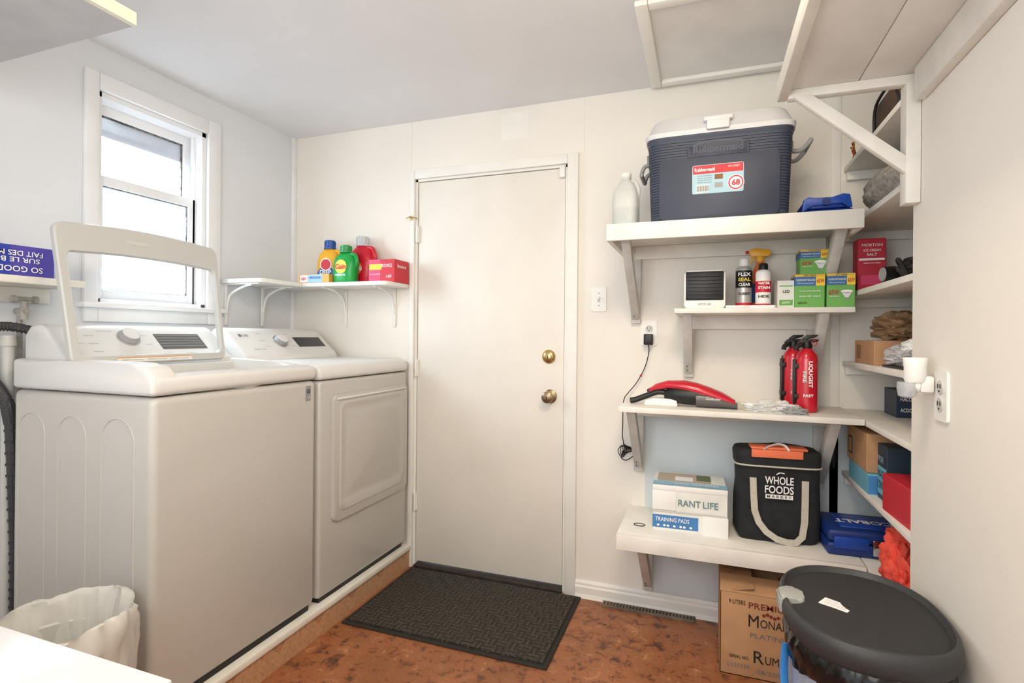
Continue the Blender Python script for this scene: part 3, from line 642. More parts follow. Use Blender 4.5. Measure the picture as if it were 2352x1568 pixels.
m=MB(); m.lathe([(.036,0),(.038,.01),(.038,.12),(.028,.165),(.014,.19),(.014,.205)],0,0,mat('orange_bottle',(225,110,50),.4),28,1,.7); m.lathe([(.0386,.03),(.0386,.11)],0,0,TXB,28,1,.71,cb=False,ct=False); part(m,'body',B)
m=MB(); m.lathe([(.017,.2),(.016,.222)],0,0,YEL,16); m.prism([(-.035,.222),(.03,.222),(.042,.235),(.035,.25),(-.02,.258),(-.045,.25)],'xz',-.011,.011,YEL,.003); m.prism([(-.022,.225),(-.03,.19),(-.036,.19),(-.034,.225)],'xz',-.006,.006,YEL,.001); m.cyl((-.045,0,.243),(-.056,0,.243),.007,.006,TXR,10); part(m,'sprayer',B)
GB=mat('green_carton',(112,178,84),.5); BB=mat('blue_carton',(52,110,165),.5); YB=mat('yellow_stripe',(240,195,70),.5); WB=mat('white_carton',(236,237,230),.55)
carton('bulb_box','small white and green light bulb carton','box',.292,2.34,Z2,.06,.06,.108,WB,.1,[('f',.1,.9,.1,.3,GB),('f',.1,.9,.78,.82,GB)],[('f','LED',.5,.6,.4,.1,TXD),('f','60W',.5,.2,.5,.08,TXW)])
def bulbpic(m,c,s,R=X,U=Z):
    c=V(c); N=R.cross(U)
    def pt(a,b): return c+R*a*s+U*b*s+N*.0015
    m.add([pt(1.0*math.cos(t),.45+.32*math.sin(t)) for t in [k*math.tau/24 for k in range(24)]],[list(range(24))],TXW)
    m.add([pt(-.85,.3),pt(-.3,-.7),pt(.3,-.7),pt(.85,.3)],[[0,1,2,3]],mat('bulb_grey',(225,225,220),.4))
    m.add([pt(-.22,-.7),pt(-.2,-1.2),pt(.2,-1.2),pt(.22,-.7)],[[0,1,2,3]],GRY)
def bulbbox(cx,cy,z,w,dp,h,rz,lab,pic):
    o=carton('bulb_box',lab,'box',cx,cy,z,w,dp,h,GB,rz,[('f',0,1,.66,.93,BB),('f',0,1,.93,1,YB),('f',.7,1,.66,.93,TXY),('l',0,1,.66,.93,BB),('l',0,1,.93,1,YB)],
     [('f','FLOODLIGHT BULB-LED',.36,.83,.62,.06,TXW),('f','SOFT WHITE',.5,.965,.4,.04,TXD),('f','65W',.85,.8,.24,.12,TXR),('f','BR30 ampoule projecteur',.36,.73,.55,.035,TXW)]+([('f','65W',.24,.45,.36,.14,TXR),('f','replacement',.24,.33,.36,.05,TXW)] if pic else [('f','energy saving dimmable',.5,.5,.7,.05,TXW),('f','lumens 650  watts 8',.5,.35,.7,.05,TXW),('f','ENERGY STAR',.25,.15,.3,.06,TXD)]),group='floodlight bulb boxes')
    if pic: 
        m=MB(); bulbpic(m,(w*.2,-dp/2-.001,h*.4),w*.21); m.obj('bulb_picture',o)
bulbbox(.375,2.345,Z2,.102,.09,.128,0,'green floodlight bulb carton with back-panel text',False)
bulbbox(.478,2.335,Z2,.092,.09,.128,-.03,'green floodlight bulb carton with white bulb picture',True)
bulbbox(.392,2.355,Z2+.1285,.100,.085,.095,.02,'green floodlight bulb carton stacked on another',True)
m=MB(); m.prism([(-.09,-.03),(-.02,-.035),(.0,-.022),(.085,-.03),(.095,-.01),(.02,.0),(-.03,.03),(-.085,.02)],'xy',0,.010,TXW,.003); m.text('USB cable',V((-.03,-.015,.0105)),X,Y,.06,.012,TXG,.001); solo(m,'plastic_pouch','flat white plastic pouch lying near the shelf edge','pouch',(.165,2.285,Z2),False)
# ---------------- shelf 3
Z3=.977
Vc=thing('handheld_vacuum','red and black cordless handheld vacuum with smoky nozzle','handheld vacuum',(-.08,2.29,Z3),-.03)
VR=mat('vacuum_red',(205,30,52),.22,coat=.5); SMK=mat('smoky_plastic',(96,90,90),.2)
m=MB(); m.loft([ringx(-.075,0,.042,.02,.02),ringx(-.05,0,.046,.036,.032),ringx(-.03,0,.048,.043,.038),ringx(.03,0,.046,.045,.040),ringx(.09,0,.040,.043,.034)],BLK)
m.tube([(-.055,0,.050),(-.10,0,.054),(-.15,0,.035),(-.19,0,.018),(-.215,0,.012)],.012,BLK,10); m.tube([(.02,0,.08),(-.04,0,.084),(-.09,0,.078),(-.14,0,.05)],.014,BLK,10)
part(m,'motor_body',Vc)
m=MB(); m.loft([ringx(-.145,0,.052,.010,.008),ringx(-.11,0,.074,.022,.014),ringx(-.06,0,.086,.030,.018),ringx(0,0,.082,.040,.024),ringx(.05,0,.072,.043,.027),ringx(.10,0,.056,.042,.027),ringx(.15,0,.040,.040,.023),ringx(.195,0,.022,.036,.014)],VR); part(m,'top_shell',Vc)
m=MB(); m.loft([ringx(.05,0,.034,.046,.031,2.6),ringx(.10,0,.032,.0455,.029,2.6),ringx(.155,0,.024,.042,.021,2.6),ringx(.203,0,.013,.038,.010,2.6)],SMK); m.text('dustbuster',V((.115,-.0465,.040)),X,Z,.055,.010,TXW,.001); part(m,'nozzle',Vc)
m=MB(); m.prism([(-.155,0),(-.02,0),(-.025,.025),(-.05,.030),(-.12,.030),(-.15,.02)],'xz',-.035,.035,WHT,.004); part(m,'charging_dock',Vc)
def ext(cx,cy,rz,lab):
    o=thing('fire_extinguisher',lab,'fire extinguisher',(cx,cy,Z3),rz,group='fire extinguishers')
    r=.038
    m=MB(); m.lathe([(r*.8,0),(r,.006),(r,.20),(r*.93,.217),(r*.6,.235),(r*.42,.243)],0,0,mat('extinguisher_red',(205,24,44),.25,coat=.4),32); part(m,'cylinder',o)
    m=MB(); m.lathe([(.015,.238),(.019,.25),(.015,.268)],0,0,BLK,16); m.prism([(-.036,.262),(.034,.268),(.04,.278),(-.02,.278)],'xz',-.011,.011,BLK,.002); m.prism([(-.012,.274),(.03,.287),(.038,.296),(.0,.295),(-.016,.282)],'xz',-.010,.010,BLK,.002); m.tube([(-.018,-.012,.26),(-.036,-.016,.25),(-.04,-.016,.235)],.009,BLK,10); part(m,'valve_head',o)
    m=MB(); m.tube([(.012,-.014,.262),(.02,-.02,.275),(.03,-.016,.262),(.02,-.012,.252)],.0015,TXR,6); part(m,'safety_pin',o)
    m=MB(); m.box(-r*.9,r*.9,r*.6,r+.012,.02,.21,BLK,.004)
    for z in (.05,.165): m.box(-r-.006,-r+.012,-.022,r,z,z+.018,BLK,.002)
    m.box(-r-.010,-r+.002,-.012,.012,.03,.2,BLK,.002)
    part(m,'mounting_strap',o)
    m=MB(); 
    m.text('LIQUGIST',V((.006,-r-.002,.145)),-Z,X,.10,.016,TXW,.0005,bold=.03)
    m.text('FIRE',V((-.013,-r-.001,.135)),-Z,X,.042,.012,TXW,.0005,bold=.03)
    m.text('FAST',V((0,-r-.0015,.065)),X,Z,.034,.011,TXW,.0005,bold=.03); part(m,'printed_label',o)
ext(.338,2.42,.1,'red household fire extinguisher strapped in black bracket, behind another'); ext(.369,2.31,0,'red household fire extinguisher with white lettering and black valve')
m=MB(); m.ell((.245,2.255,Z3+.014),(.085,.045,.028),glassmat('crumpled_film',(235,235,232),.85,.3),.35,9,5,Z3); m.ell((.315,2.225,Z3+.010),(.045,.035,.016),mat('grey_cloth',(170,170,170),.8),.4,9,4,Z3)
solo(m,'plastic_bag','crumpled white plastic bag with grey print','plastic bag',(.265,2.25,Z3))
def plate(nm,lab,cat,c,rz,parts_):
    o=thing(nm,lab,cat,c,rz)
    m=MB(); m.prism(rrect(-.035,.035,-.058,.058,.004),'xz',-.006,0,WHT,.002); part(m,'cover_plate',o)
    parts_(o); return o
def sw(o):
    m=MB(); m.box(-.006,.006,-.009,-.004,-.012,.012,LGR,.001).box(-.0045,.0045,-.02,-.006,.0,.009,WHT,.001); part(m,'toggle',o)
    for z in (.03,-.03):
        m=MB(); yl(m,[(.003,0),(.003,.0015)],0,z,-.006,GRY,10); part(m,'screw',o)
plate('light_switch','white toggle light switch beside the door','light switch',(-.476,BY,1.435),0,sw)
def outl(o):
    for z in (.02,-.02):
        m=MB(); yl(m,[(.0165,0),(.0165,.002)],0,z,-.006,LGR,20)
        m.box(-.0075,-.0055,-.0095,-.0075,z-.002,z+.008,TXD).box(.0055,.0075,-.0095,-.0075,z-.002,z+.008,TXD); m.cyl((0,-.0095,z-.009),(0,-.0075,z-.009),.0025,.0025,TXD,8); part(m,'socket',o)
plate('power_outlet','white wall outlet with charger plugged in','power outlet',(-.242,BY,1.276),0,outl)
plate('power_outlet','white wall outlet holding the night light','power outlet',(RX,1.50,1.128),-math.pi/2,outl)
m=MB(); cx=-.242
m.box(cx-.020,cx+.020,BY-.052,BY-.0095,1.222,1.272,BLK,.005)
cb=solo(m,'power_adapter','black wall power adapter with thin cord','power adapter',(cx,BY-.03,1.24))
m=MB(); m.tube([(cx,BY-.035,1.222),(cx+.002,BY-.03,1.19),(cx-.015,BY-.03,1.12),(cx-.05,BY-.035,1.05),(-.33,BY-.05,1.0),(-.345,BY-.06,.975),(-.35,BY-.06,.93),(-.352,BY-.05,.85),(-.355,BY-.04,.80),(-.345,BY-.035,.74),(-.36,BY-.035,.70),(-.335,BY-.035,.69),(-.30,BY-.03,.72),(-.31,BY-.03,.76)],.0022,BLK,6,8)
for a in range(6):
    m.tube([(-.36,BY-.035,.755),(-.375+.012*a,BY-.04,.73+.004*a),(-.355,BY-.035-.003*a,.70+.006*a),(-.335+.006*a,BY-.035,.735),(-.352,BY-.04,.765)],.002,BLK,6,5)
m.cyl((-.272,BY-.036,1.085),(-.276,BY-.036,1.077),.005,.005,TXR,8)
m.obj('cord',cb,V(cb.location))
NL=thing('night_light','white swivel plug-in night light with clear lens','night light',(RX-.008,1.535,1.16))
m=MB(); m.box(-.030,-.0015,-.016,.016,-.028,.012,WHT,.006); m.lathe([(.020,-.004),(.023,.004),(.0225,.03),(.025,.053),(.024,.055),(.019,.053)],-.036,0,WHT,28); m.cyl((-.03,0,-.012),(-.052,0,-.012),.017,.016,WHT,20); part(m,'housing',NL)
m=MB(); m.lathe([(.010,-.042),(.018,-.038),(.021,-.02),(.020,-.004)],-.052,.0,CLEARP,24); part(m,'lens',NL)
# ---------------- bench items
ZB=.475
def padx(m,w,dp,h):
    m.box(-w/2-.001,-w*.18,-dp/2-.004,-dp/2,h*.48,h*.88,TXW,.001); m.box(w*.18,w/2+.003,-dp/2-.004,-dp/2,.0,h*.42,TXW,.001)
    m.box(-w/2,w/2,-dp/2-.002,-dp/2+.001,h*.9,h+.001,TXW,.001)
LBL=mat('blue_label',(70,130,190),.5); GRNT=mat('teal_ink',(110,140,145),.5); TP=mat('tan_print',(190,172,150),.5); TD=mat('green_print',(96,112,72),.6)
carton('training_pad_box','white and blue carton of pet training pads, torn flaps','box',-.056,2.35,ZB,.283,.225,.185,WB,.03,
 [('f',.0,.62,.08,.36,LBL),('t',.05,.8,.35,.95,TP),('t',.3,.55,.4,.7,TXW),('t',.6,.8,.5,.9,TD),('t',.0,1,.05,.3,LB),('f',.0,1,.42,.46,LGR)],
 [('f','TRAINING PADS',.27,.27,.46,.09,TXW),('f','RANT',.50,.66,.30,.14,GRNT),('f','LIFE',.78,.66,.2,.14,GRNT),('f','• •• • •• •',.3,.14,.48,.05,TXW),('t','TRAINING PADS',.6,.15,.6,.09,TXW,1)],extra=padx)
BG=thing('insulated_bag','black insulated grocery tote with beige straps and white lettering','bag',(.267,2.345,ZB),.07)
FB=mat('black_bag_fabric',(34,36,39),.85,var=.15,sc=30,bump=.4,bs=120); STR=mat('beige_webbing',(200,195,180),.85,var=.05,sc=80,bump=.3,bs=200)
m=MB(); rg=[]
for z,rx,ry,dx in ((0,.140,.072,0),(.02,.150,.078,0),(.08,.152,.079,.001),(.15,.150,.076,.002),(.22,.147,.074,.003),(.28,.149,.072,.0),(.315,.150,.074,-.001)):
    r_=ring(dx,0,z,rx,ry,5.5,80)
    for p in r_: p.y+=.010*noise.noise(p*16); p.x+=.007*noise.noise(p*12+V((3,3,3)))
    rg.append(r_)
m.loft(rg,FB); part(m,'body',BG,ang=60)
m=MB(); rg=[]
for z,k in ((.290,1.0),(.338,1.02),(.352,.985),(.356,.9)):
    r_=ring(-.001,-.001,z,.152*k,.080*k,5,64)
    for p in r_: p.z+=.016*noise.noise(p*9)-.004
    rg.append(r_)
m.loft(rg,FB); pts=[p*1 for p in ring(-.001,-.001,.290,.155,.083,5,48)]; m.tube([p for p in pts if p.y<.02],.0035,STR,6,1); part(m,'zip_lid',BG,ang=60)
def strap(m,path,w,th=.003):
    L_=[];
    for p,sd in path: p=V(p); sd=V(sd).normalized()*w/2; L_.append([p-sd+V((0,-th,0)),p+sd+V((0,-th,0)),p+sd,p-sd])
    m.loft(L_,STR)
m=MB()
pa=[((-.094,-.084,.245),(1,0,0)),((-.092,-.088,.18),(1,0,0)),((-.088,-.090,.12),(1,0,.25)),((-.074,-.093,.078),(1,0,.6)),((-.048,-.097,.045),(.7,0,.9)),((-.012,-.100,.022),(.3,0,1)),((.025,-.098,.012),(.1,0,1)),((.056,-.096,.014),(-.5,0,1)),((.077,-.092,.036),(-1,0,.5)),((.085,-.089,.09),(-1,0,.05)),((.087,-.086,.16),(-1,0,0)),((.088,-.084,.245),(-1,0,0))]
strap(m,pa,.024); 
part(m,'carry_strap',BG)
m=MB(); m.tube([(-.055,-.07,.335),(-.05,-.075,.357),(-.01,-.07,.375),(.02,-.07,.37),(.035,-.078,.345),(.045,-.082,.325)],.009,TXW,8,5,flat=.3); part(m,'grab_handle',BG)
OC=mat('orange_cloth',(240,125,85),.7)
m=MB(); m.box(-.10,.10,-.075,.0,.352,.362,OC,.004); m.box(-.10,.08,-.090,-.084,.325,.355,OC,.002); part(m,'orange_insert',BG)
m=MB(); yy=-.0865
m.text('WHOLE',V((-.002,yy,.240)),X,Z,.10,.030,TXW,.001,bold=.02); m.text('FOODS',V((-.002,yy,.205)),X,Z,.10,.030,TXW,.001,bold=.02)
m.quad(V((-.002,yy,.178)),X,Z,-.048,.048,-.008,.008,TXW,.0006); m.text('M A R K E T',V((-.002,yy,.178)),X,Z,.085,.010,TXD,.001,bold=.02)
m.tube([(-.012,yy-.001,.262),(.0,yy-.001,.270),(.016,yy-.001,.268)],.002,TXW,6)
part(m,'lettering',BG)
K=thing('tool_case','blue and black tool case with metal latch on the bench','tool case',(.57,2.34,ZB),.05)
m=MB(); m.box(-.15,.15,-.12,.11,.0,.045,BLU2,.01,3).box(-.148,.148,-.118,.108,.047,.092,BLU2,.014,3); m.box(-.10,.12,-.08,.07,.090,.097,BLU,.004)
m.box(-.13,-.02,-.126,-.11,.028,.07,BLU,.004).box(.04,.13,-.126,-.11,.028,.07,BLU,.004); part(m,'shell',K)
m=MB(); m.box(-.012,.030,-.134,-.118,.015,.07,CHR,.004).box(-.004,.022,-.138,-.13,.022,.045,GRY,.002); part(m,'latch',K)
m=MB(); m.text('COBALT',V((-.01,-.02,.098)),-X,-Y,.19,.04,TXW,.001,bold=.03); part(m,'lettering',K)
RC=mat('red_cloth',(240,84,66),.6,var=.12,sc=8)
m=MB(); m.ell((.60,1.98,ZB+.085),(.065,.09,.115),RC,.3,9,5,ZB,top=.695); m.ell((.575,1.90,ZB+.05),(.05,.08,.075),RC,.35,9,5,ZB,top=.69)
solo(m,'cloth_bag','crumpled bright red-orange fabric bag','cloth bag',(.59,1.95,ZB),ang=50)
# ---------------- alcove items
carton('light_carton','teal and white carton with round green badge','box',.665,2.285,.72,.26,.26,.07,mat('teal_carton',(120,185,205),.5),0,[('f',.0,.9,.05,.95,WB),('f',.0,.2,.05,.95,LBL),('f',.22,.55,.15,.85,mat('lime_badge',(110,200,70),.5))],[('f','50 pk',.38,.5,.22,.4,TXD)])
carton('shipping_box','brown shipping carton with up arrows','box',.675,2.31,.791,.28,.27,.135,CARD,0,[('f',.12,.30,.25,.29,TXD),('f',.17,.185,.29,.6,TXD),('f',.235,.25,.29,.6,TXD),('l',.1,.3,.2,.7,TXD),('l',.13,.27,.25,.65,CARD)],[('f','^',.178,.62,.05,.1,TXD),('f','^',.243,.62,.05,.1,TXD),('f','4',.47,.5,.1,.35,TXD)])
carton('printed_carton','dark teal carton with pale blue lettering','box',.675,2.095,.72,.23,.10,.185,mat('dark_teal_carton',(35,60,72),.5),0,[('l',.05,.95,.1,.6,mat('aqua_print',(110,190,210),.5))],[('l','IN-G',.5,.48,.6,.14,TXD),('l','CONT',.5,.28,.7,.14,TXD),('l','FREE',.5,.75,.6,.1,LB)])
carton('red_carton','glossy red carton at the alcove shelf edge','box',.65,1.90,.72,.22,.20,.115,mat('red_carton',(0,0,0)),.06,[('f',.6,1,.1,.6,TXW)])
carton('blue_carton','dark blue carton with white lettering','box',.74,2.38,.972,.16,.14,.10,mat('navy_carton',(38,52,72),.5),0,[],[('f','HALO',.18,.68,.22,.14,TXW),('f','ACDC',.18,.28,.22,.14,TXW)])
carton('open_carton','small brown carton with dark printed barcode','box',.64,2.26,1.168,.19,.25,.085,CARD,0,[('l',.1,.35,.2,.8,CARD2),('f',.3,.9,.2,.8,CARD2)]+[('f',.35+k*.05,.37+k*.05,.25,.7,TXD) for k in range(9)])
PAP=mat('brown_paper',(140,110,78),.85,var=.2,sc=12)
m=MB(); m.ell((.66,2.20,1.300),(.10,.13,.055),PAP,.25,8,5,1.254); solo(m,'paper_bag','crumpled brown paper bag on top of carton','paper bag',(.66,2.2,1.254))
m=MB(); m.ell((.60,1.98,1.205),(.06,.11,.035),glassmat('film_wrap',(225,225,225),.7,.2),.3,9,5,1.168); m.ell((.61,1.93,1.235),(.045,.06,.025),TXW,.25,9,4); m.box(.545,.60,1.86,2.05,1.1685,1.176,BLK,.002); solo(m,'plastic_packaging','clump of clear and white plastic packaging','packaging',(.6,1.98,1.168))
MR=mat('salt_red',(196,40,60),.5)
carton('salt_box','red ice cream salt carton with white lettering','box',.589,2.385,1.44,.092,.07,.198,MR,0,[('f',.05,.95,.58,.62,TXW),('f',.12,.88,.12,.30,mat('pink_print',(0,0,0)))],[('f','MORTON',.5,.87,.72,.05,TXW),('f','ICE CREAM',.5,.77,.6,.045,TXW),('f','SALT',.5,.69,.36,.05,TXW),('f','makes ice cream',.5,.53,.6,.03,TXW)])
Fl=thing('flashlight','black plastic flashlight lying at the shelf edge','flashlight',(.60,2.06,1.44),.15)
m=MB(); m.loft([ringx(-.055,0,.030,.026,.026),ringx(-.02,0,.030,.027,.027),ringx(.0,0,.028,.018,.018),ringx(.13,0,.026,.017,.017)],BLK); part(m,'barrel',Fl)
m=MB(); m.loft([ringx(-.058,0,.030,.022,.022),ringx(-.055,0,.030,.023,.023)],CLEARP); part(m,'lens',Fl)
m=MB(); m.ell((.62,1.93,1.475),(.06,.09,.04),BLK,.2,7,4,1.44); m.tube([(.56,1.87,1.45),(.555,1.93,1.50),(.57,1.99,1.50),(.60,2.0,1.46)],.006,BLK,8); solo(m,'pouch','black nylon pouch with strap loop','pouch',(.62,1.93,1.44))
FELT=mat('grey_felt',(165,160,152),.95,var=.25,sc=60,bump=.8,bs=90,bd=.004)
m=MB(); m.ell((.66,2.2,1.785),(.125,.24,.085),FELT,.12,7,4,1.71); solo(m,'felt_bundle','rolled grey felt blanket bundle','blanket',(.66,2.2,1.71))
m=MB(); m.box(.55,.72,1.95,2.18,1.96,2.06,mat('brown_box_dark',(85,65,52),.8,var=.2),.004); m.box(.56,.70,2.0,2.16,2.061,2.075,GRY,.003)
m.tube([(.545,2.16,1.965),(.54,2.12,2.05),(.56,2.02,2.09),(.545,1.95,2.04),(.548,1.9,1.97)],.005,BLK,8); solo(m,'tool_box','dark brown box with black cable draped over it','box',(.63,2.06,1.96))
m=MB(); WC=[TXR,TXY,BLK,mat('orange_wire',(225,110,40),.5),TXD]
for k in range(8): m.tube([(.56,2.45,1.965+.003*k),(.545,2.42,1.975+.004*k),(.528-.003*(k%3),2.38-.006*k,1.985+.004*k)],.0028,WC[k%5],6)
m.cyl((.58,2.47,1.975),(.555,2.445,1.975),.014,.014,BLK,10)
solo(m,'wire_bundle','bundle of red, yellow and black wires poking over the shelf','wires',(.55,2.43,1.96))

# ---------------- floor items
m=MB(); m.box(-1.468,-.545,1.915,2.503,F,F+.008,mat('mat_rubber_edge',(46,43,40),.9),.003,1); m.box(-1.448,-.565,1.935,2.483,F+.007,F+.016,RUG,.003,2)
solo(m,'door_mat','charcoal ribbed rectangular door mat','door mat',(-1.0,2.2,F))
m=MB(); VG=mat('vent_metal',(132,120,105),.5,m=.2,var=.2)
m.box(-.44,-.03,2.462,2.500,F,F+.004,VG,.001); m.box(-.44,-.03,2.462,2.466,F+.003,F+.012,VG); m.box(-.44,-.03,2.496,2.500,F+.003,F+.012,VG)
for k in range(28): m.box(-.437+k*.0146,-.431+k*.0146,2.465,2.497,F+.003,F+.013,VG)
solo(m,'floor_vent','narrow grey metal floor register by the baseboard','floor vent',(-.23,2.48,F))
# rum box
RB=thing('liquor_box','brown corrugated rum carton with open flaps and black lettering','cardboard box',(.232,2.265,F),.0)
w,dp,h=.34,.25,.305; t=.004
m=MB(); m.box(-w/2,w/2,-dp/2,-dp/2+t,0,h,CARD,.001).box(-w/2,w/2,dp/2-t,dp/2,0,h,CARD,.001).box(-w/2,-w/2+t,-dp/2,dp/2,0,h,CARD,.001).box(w/2-t,w/2,-dp/2,dp/2,0,h,CARD,.001).box(-w/2,w/2,-dp/2,dp/2,0,t,CARD2)
part(m,'carton_body',RB)
def flap(o,M_,wf,hf):
    m=MB(); m.box(-wf/2,wf/2,0,hf,0,.003,CARD,.001,M=M_); part(m,'flap',o)
flap(RB,Matrix.Translation((0,-dp/2,h))@Matrix.Rotation(math.radians(20),4,'X'),w,.09)
flap(RB,Matrix.Translation((0,dp/2-.002,h))@Matrix.Rotation(math.radians(180),4,'Z')@Matrix.Rotation(math.radians(25),4,'X'),w,.11)
flap(RB,Matrix.Translation((-w/2,0,h-.004))@Matrix.Rotation(math.radians(-90),4,'Z')@Matrix.Rotation(math.radians(12),4,'X'),dp-.01,.12)
flap(RB,Matrix.Translation((w/2,0,h-.004))@Matrix.Rotation(math.radians(90),4,'Z')@Matrix.Rotation(math.radians(-8),4,'X'),dp-.01,.12)
m=MB(); O=V((-w/2,-dp/2-.0015,0))
def rt(s_,u,v,tw,th,mm=TXD,b_=.01): m.text(s_,O+X*u+Z*(v-F),X,Z,tw,th,mm,.0005,bold=b_)
RI=mat('red_brown_ink',(130,50,40),.6)
rt('9 LITERS',.058,.283,.056,.016); rt('PREMIUM',.170,.278,.145,.022,RI); rt('M',.114,.222,.034,.044,TXD,.0); rt('ONARCH',.204,.217,.135,.030,TXD,0); rt('PLATINUM',.178,.170,.15,.018,TXG,0); rt('SERIAL NO.',.066,.082,.068,.012); rt('R',.132,.092,.034,.044,TXD,.0); rt('UM',.176,.086,.045,.030,TXD,.0); rt('L120350',.064,.050,.076,.015,TXG,0); rt('06/23/09',.175,.040,.095,.015,TXG,0)
for k in range(5): m.cyl(O+X*(.148+k*.012)+Z*(.238+.005*math.sin(k*1.57)),O+X*(.148+k*.012)+Z*(.238+.005*math.sin(k*1.57))-Y*.0008,.006,.006,RI,10)
part(m,'lettering',RB)
# trash can with lid
TC=thing('trash_can','oval black trash can with closed lid and black liner','trash can',(.344,1.435,F))
TB=mat('charcoal_bin_plastic',(52,53,55),.5,var=.05,sc=40,bump=.15,bs=300,bd=.0005); TB2=mat('bin_lid_inset',(42,42,43),.7,var=.05,sc=40,bump=.3,bs=300,bd=.0005)
def dring(z,k,kx=0,seg=72):
    r_=ring(0,0,z-F,.168*k+kx,.216*k+kx,2.5,seg)
    for p in r_:
        if p.y>0: p.x*=1-.08*(p.y/.216)**2
    return r_
m=MB(); m.loft([dring(F,.76),dring(.03,.78),dring(.50,.885),dring(.56,.89)],mat('bin_body_grey',(160,168,184),.5)); part(m,'body',TC)
m=MB(); m.loft([dring(.590,.92),dring(.594,.95),dring(.612,.995),dring(.630,1.0),dring(.641,.985),dring(.647,.96),dring(.648,.93),dring(.640,.91),dring(.636,.89)],TB,True,False); m.loft([dring(.636,.89),dring(.638,.86),dring(.643,.7),dring(.646,.4),dring(.647,.05)],TB2,False,True); part(m,'lid',TC)
m=MB(); rr=[]
for i,(z,k) in enumerate(((.592,.90),(.582,.92),(.57,.935),(.557,.935),(.545,.93),(.533,.925),(.525,.915))):
    r_=dring(z,k,0,170)
    for j,p in enumerate(r_):
        a=1+.012*math.sin(j*1.3+i*.9)+.035*noise.noise(V((j*.3,i*.9,2)))
        p.x*=a; p.y*=a; p.z+=.022*noise.noise(V((j*.12,i*.3,7)))*(i/6)
        p.x=min(p.x,.172)
    rr.append(r_)
m.loft(rr,mat('black_bin_liner',(18,18,19),.16),False,False); part(m,'bin_liner',TC,ang=50)
m=MB(); LK=mat('latch_grey',(165,167,162),.45); m.prism(rrect(-.170,-.118,-.035,.035,.018),'xy',.630-F,.6485-F,LK,.006,3); m.prism(rrect(-.173,-.164,-.030,.030,.004),'xy',.612-F,.64-F,LK,.002); part(m,'latch_button',TC)
m=MB(); Mx=Matrix.Translation((-.055,-.025,.6352))@Matrix.Rotation(math.radians(-32),4,'Z'); m.box(-.03,.03,-.019,.019,-.003,.0012,TXW,M=Mx); 
for k in range(4): m.text('rinse and recycle',V((0,.010-.007*k,.0014)),X,Y,.048,.0035,TXD,.0004,M=Mx)
part(m,'sticker',TC)
m=MB(); m.tube([(-.158,-.03,.53),(-.163,-.04,.47),(-.157,-.05,.38),(-.150,-.045,.28)],.014,mat('blue_liner_tie',(60,140,215),.4),8,5,flat=.25); part(m,'blue_liner_strip',TC)
# white bin w/ liner
WBn=thing('waste_basket','small waste basket lined with translucent white bag','waste basket',(-1.555,.885,F))
m=MB(); m.lathe([(.115,0),(.12,.005),(.145,.44),(.149,.445)],0,0,LGR,36,ct=False); part(m,'basket',WBn)
LIN=glassmat('white_bag_film',(240,238,231),.60,.28)
m=MB(); rr=[]
prof=[(.08,.09),(.20,.11),(.32,.128),(.42,.142),(.47,.150),(.495,.157),(.508,.163),(.512,.167),(.508,.171),(.49,.174),(.46,.176),(.43,.175),(.39,.172),(.35,.169),(.31,.165),(.28,.160)]
for i,(z,r) in enumerate(prof):
    q_=[]
    for j in range(220):
        t=j*math.tau/220; cs=V((math.cos(t),math.sin(t),0))
        cr=abs(noise.noise(V((cs.x*3.6,cs.y*3.6,i*.38))))*2+.55*abs(noise.noise(V((cs.x*9,cs.y*9,i*.75))))
        rad=r*(1+.07*(cr-.5)+.02*noise.noise(V((cs.x*2,cs.y*2,4))))
        zz=z+.034*noise.noise(V((cs.x*1.6,cs.y*1.6,9)))+(.012*noise.noise(V((cs.x*6,cs.y*6,i*.5))) if i>10 else .004*noise.noise(V((cs.x*8,cs.y*8,2))))
        rad=min(rad,.19)
        q_.append(V((rad*cs.x,rad*cs.y,zz)))
    rr.append(q_)
m.loft(rr,LIN,True,False); part(m,'bag_liner',WBn,ang=45)
m=MB(); YT=mat('yellow_drawstring',(236,226,150),.5)
m.tube([(.150,-.09,.46),(.172,-.08,.43),(.187,-.06,.39),(.178,-.04,.34),(.165,-.075,.32)],.018,YT,8,5,flat=.3); m.tube([(.145,-.11,.42),(.155,-.12,.37),(.15,-.11,.31)],.015,YT,8,5,flat=.3); part(m,'drawstring',WBn)
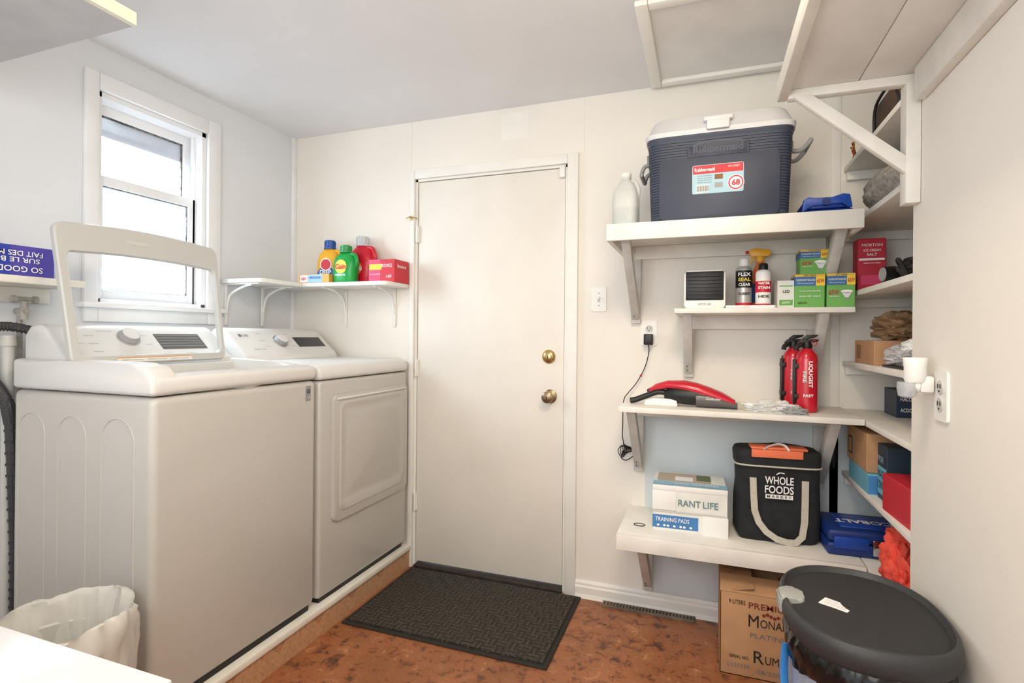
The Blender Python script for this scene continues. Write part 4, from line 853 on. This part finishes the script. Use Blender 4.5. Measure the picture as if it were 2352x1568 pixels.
# counter
Ct=thing('work_table','glossy white topped side cabinet','table',(-1.2,.1,F))
m=MB(); m.box(-1.72,-.660,-.4,.513,.775,.80,mat('glossy_white_top',(212,214,218),.12,var=.005),.003); part(m,'top',Ct,True)
m=MB(); m.box(-1.70,-.70,-.4,.48,F,.775,WHT,.004); part(m,'cabinet',Ct,True)

# ---------------- lights
w=bpy.data.worlds.new('world'); scn.world=w; w.use_nodes=True
bg=w.node_tree.nodes['Background']; bg.inputs['Color'].default_value=(.92,.96,1,1); bg.inputs['Strength'].default_value=1.35
def area(n,loc,target,sx,sy,pw,c):
    l=bpy.data.lights.new(n,'AREA'); l.shape='RECTANGLE'; l.size=sx; l.size_y=sy; l.energy=pw; l.color=c
    o=bpy.data.objects.new(n,l); COL.objects.link(o); o.location=loc
    o.rotation_euler=(V(target)-V(loc)).to_track_quat('-Z','Y').to_euler(); return o
area('window_daylight',(-3.2,1.7,2.9),(-1.6,1.7,1.4),1.2,.9,210,(.80,.90,1))
area('window_fill',(-3.05,.85,2.0),(-1.0,2.5,1.5),1.1,1.1,80,(.74,.87,1))  # added lamp outside the window, out of view, cools the left side
area('ceiling_lamp',(.0,.75,2.38),(.0,.8,0),.5,.5,24,(1,.82,.60))
area('rear_fill',(-.3,-.9,1.9),(-.1,2.5,1.6),1.6,1.2,14,(1,.95,.88))  # added fill behind the camera, not a fixture of the room
area('ceiling_fill',(-.6,-.2,1.55),(-.7,1.0,2.41),1.0,.8,12,(.95,.97,1))  # added upward lamp, out of view, brightens the ceiling like bounced light
sl=bpy.data.lights.new('sun','SUN'); sl.energy=1.2; sl.angle=.1; so=bpy.data.objects.new('sun',sl); COL.objects.link(so); so.location=(0,2,6); so.rotation_euler=V((-.55,0,-.83)).to_track_quat('-Z','Y').to_euler()
cam=bpy.data.cameras.new('camera'); co=bpy.data.objects.new('camera',cam); COL.objects.link(co)
cam.sensor_width=36; cam.lens=1224/2352*36; cam.shift_y=-14/2352; cam.clip_start=.02
co.matrix_world=Matrix.Translation((0,0,1.26))@Matrix.Rotation(math.radians(19.9),4,'Z')@Matrix.Rotation(math.radians(90),4,'X')@Matrix.Rotation(math.radians(.5),4,'Z')
scn.camera=co
scn.view_settings.view_transform='Standard'
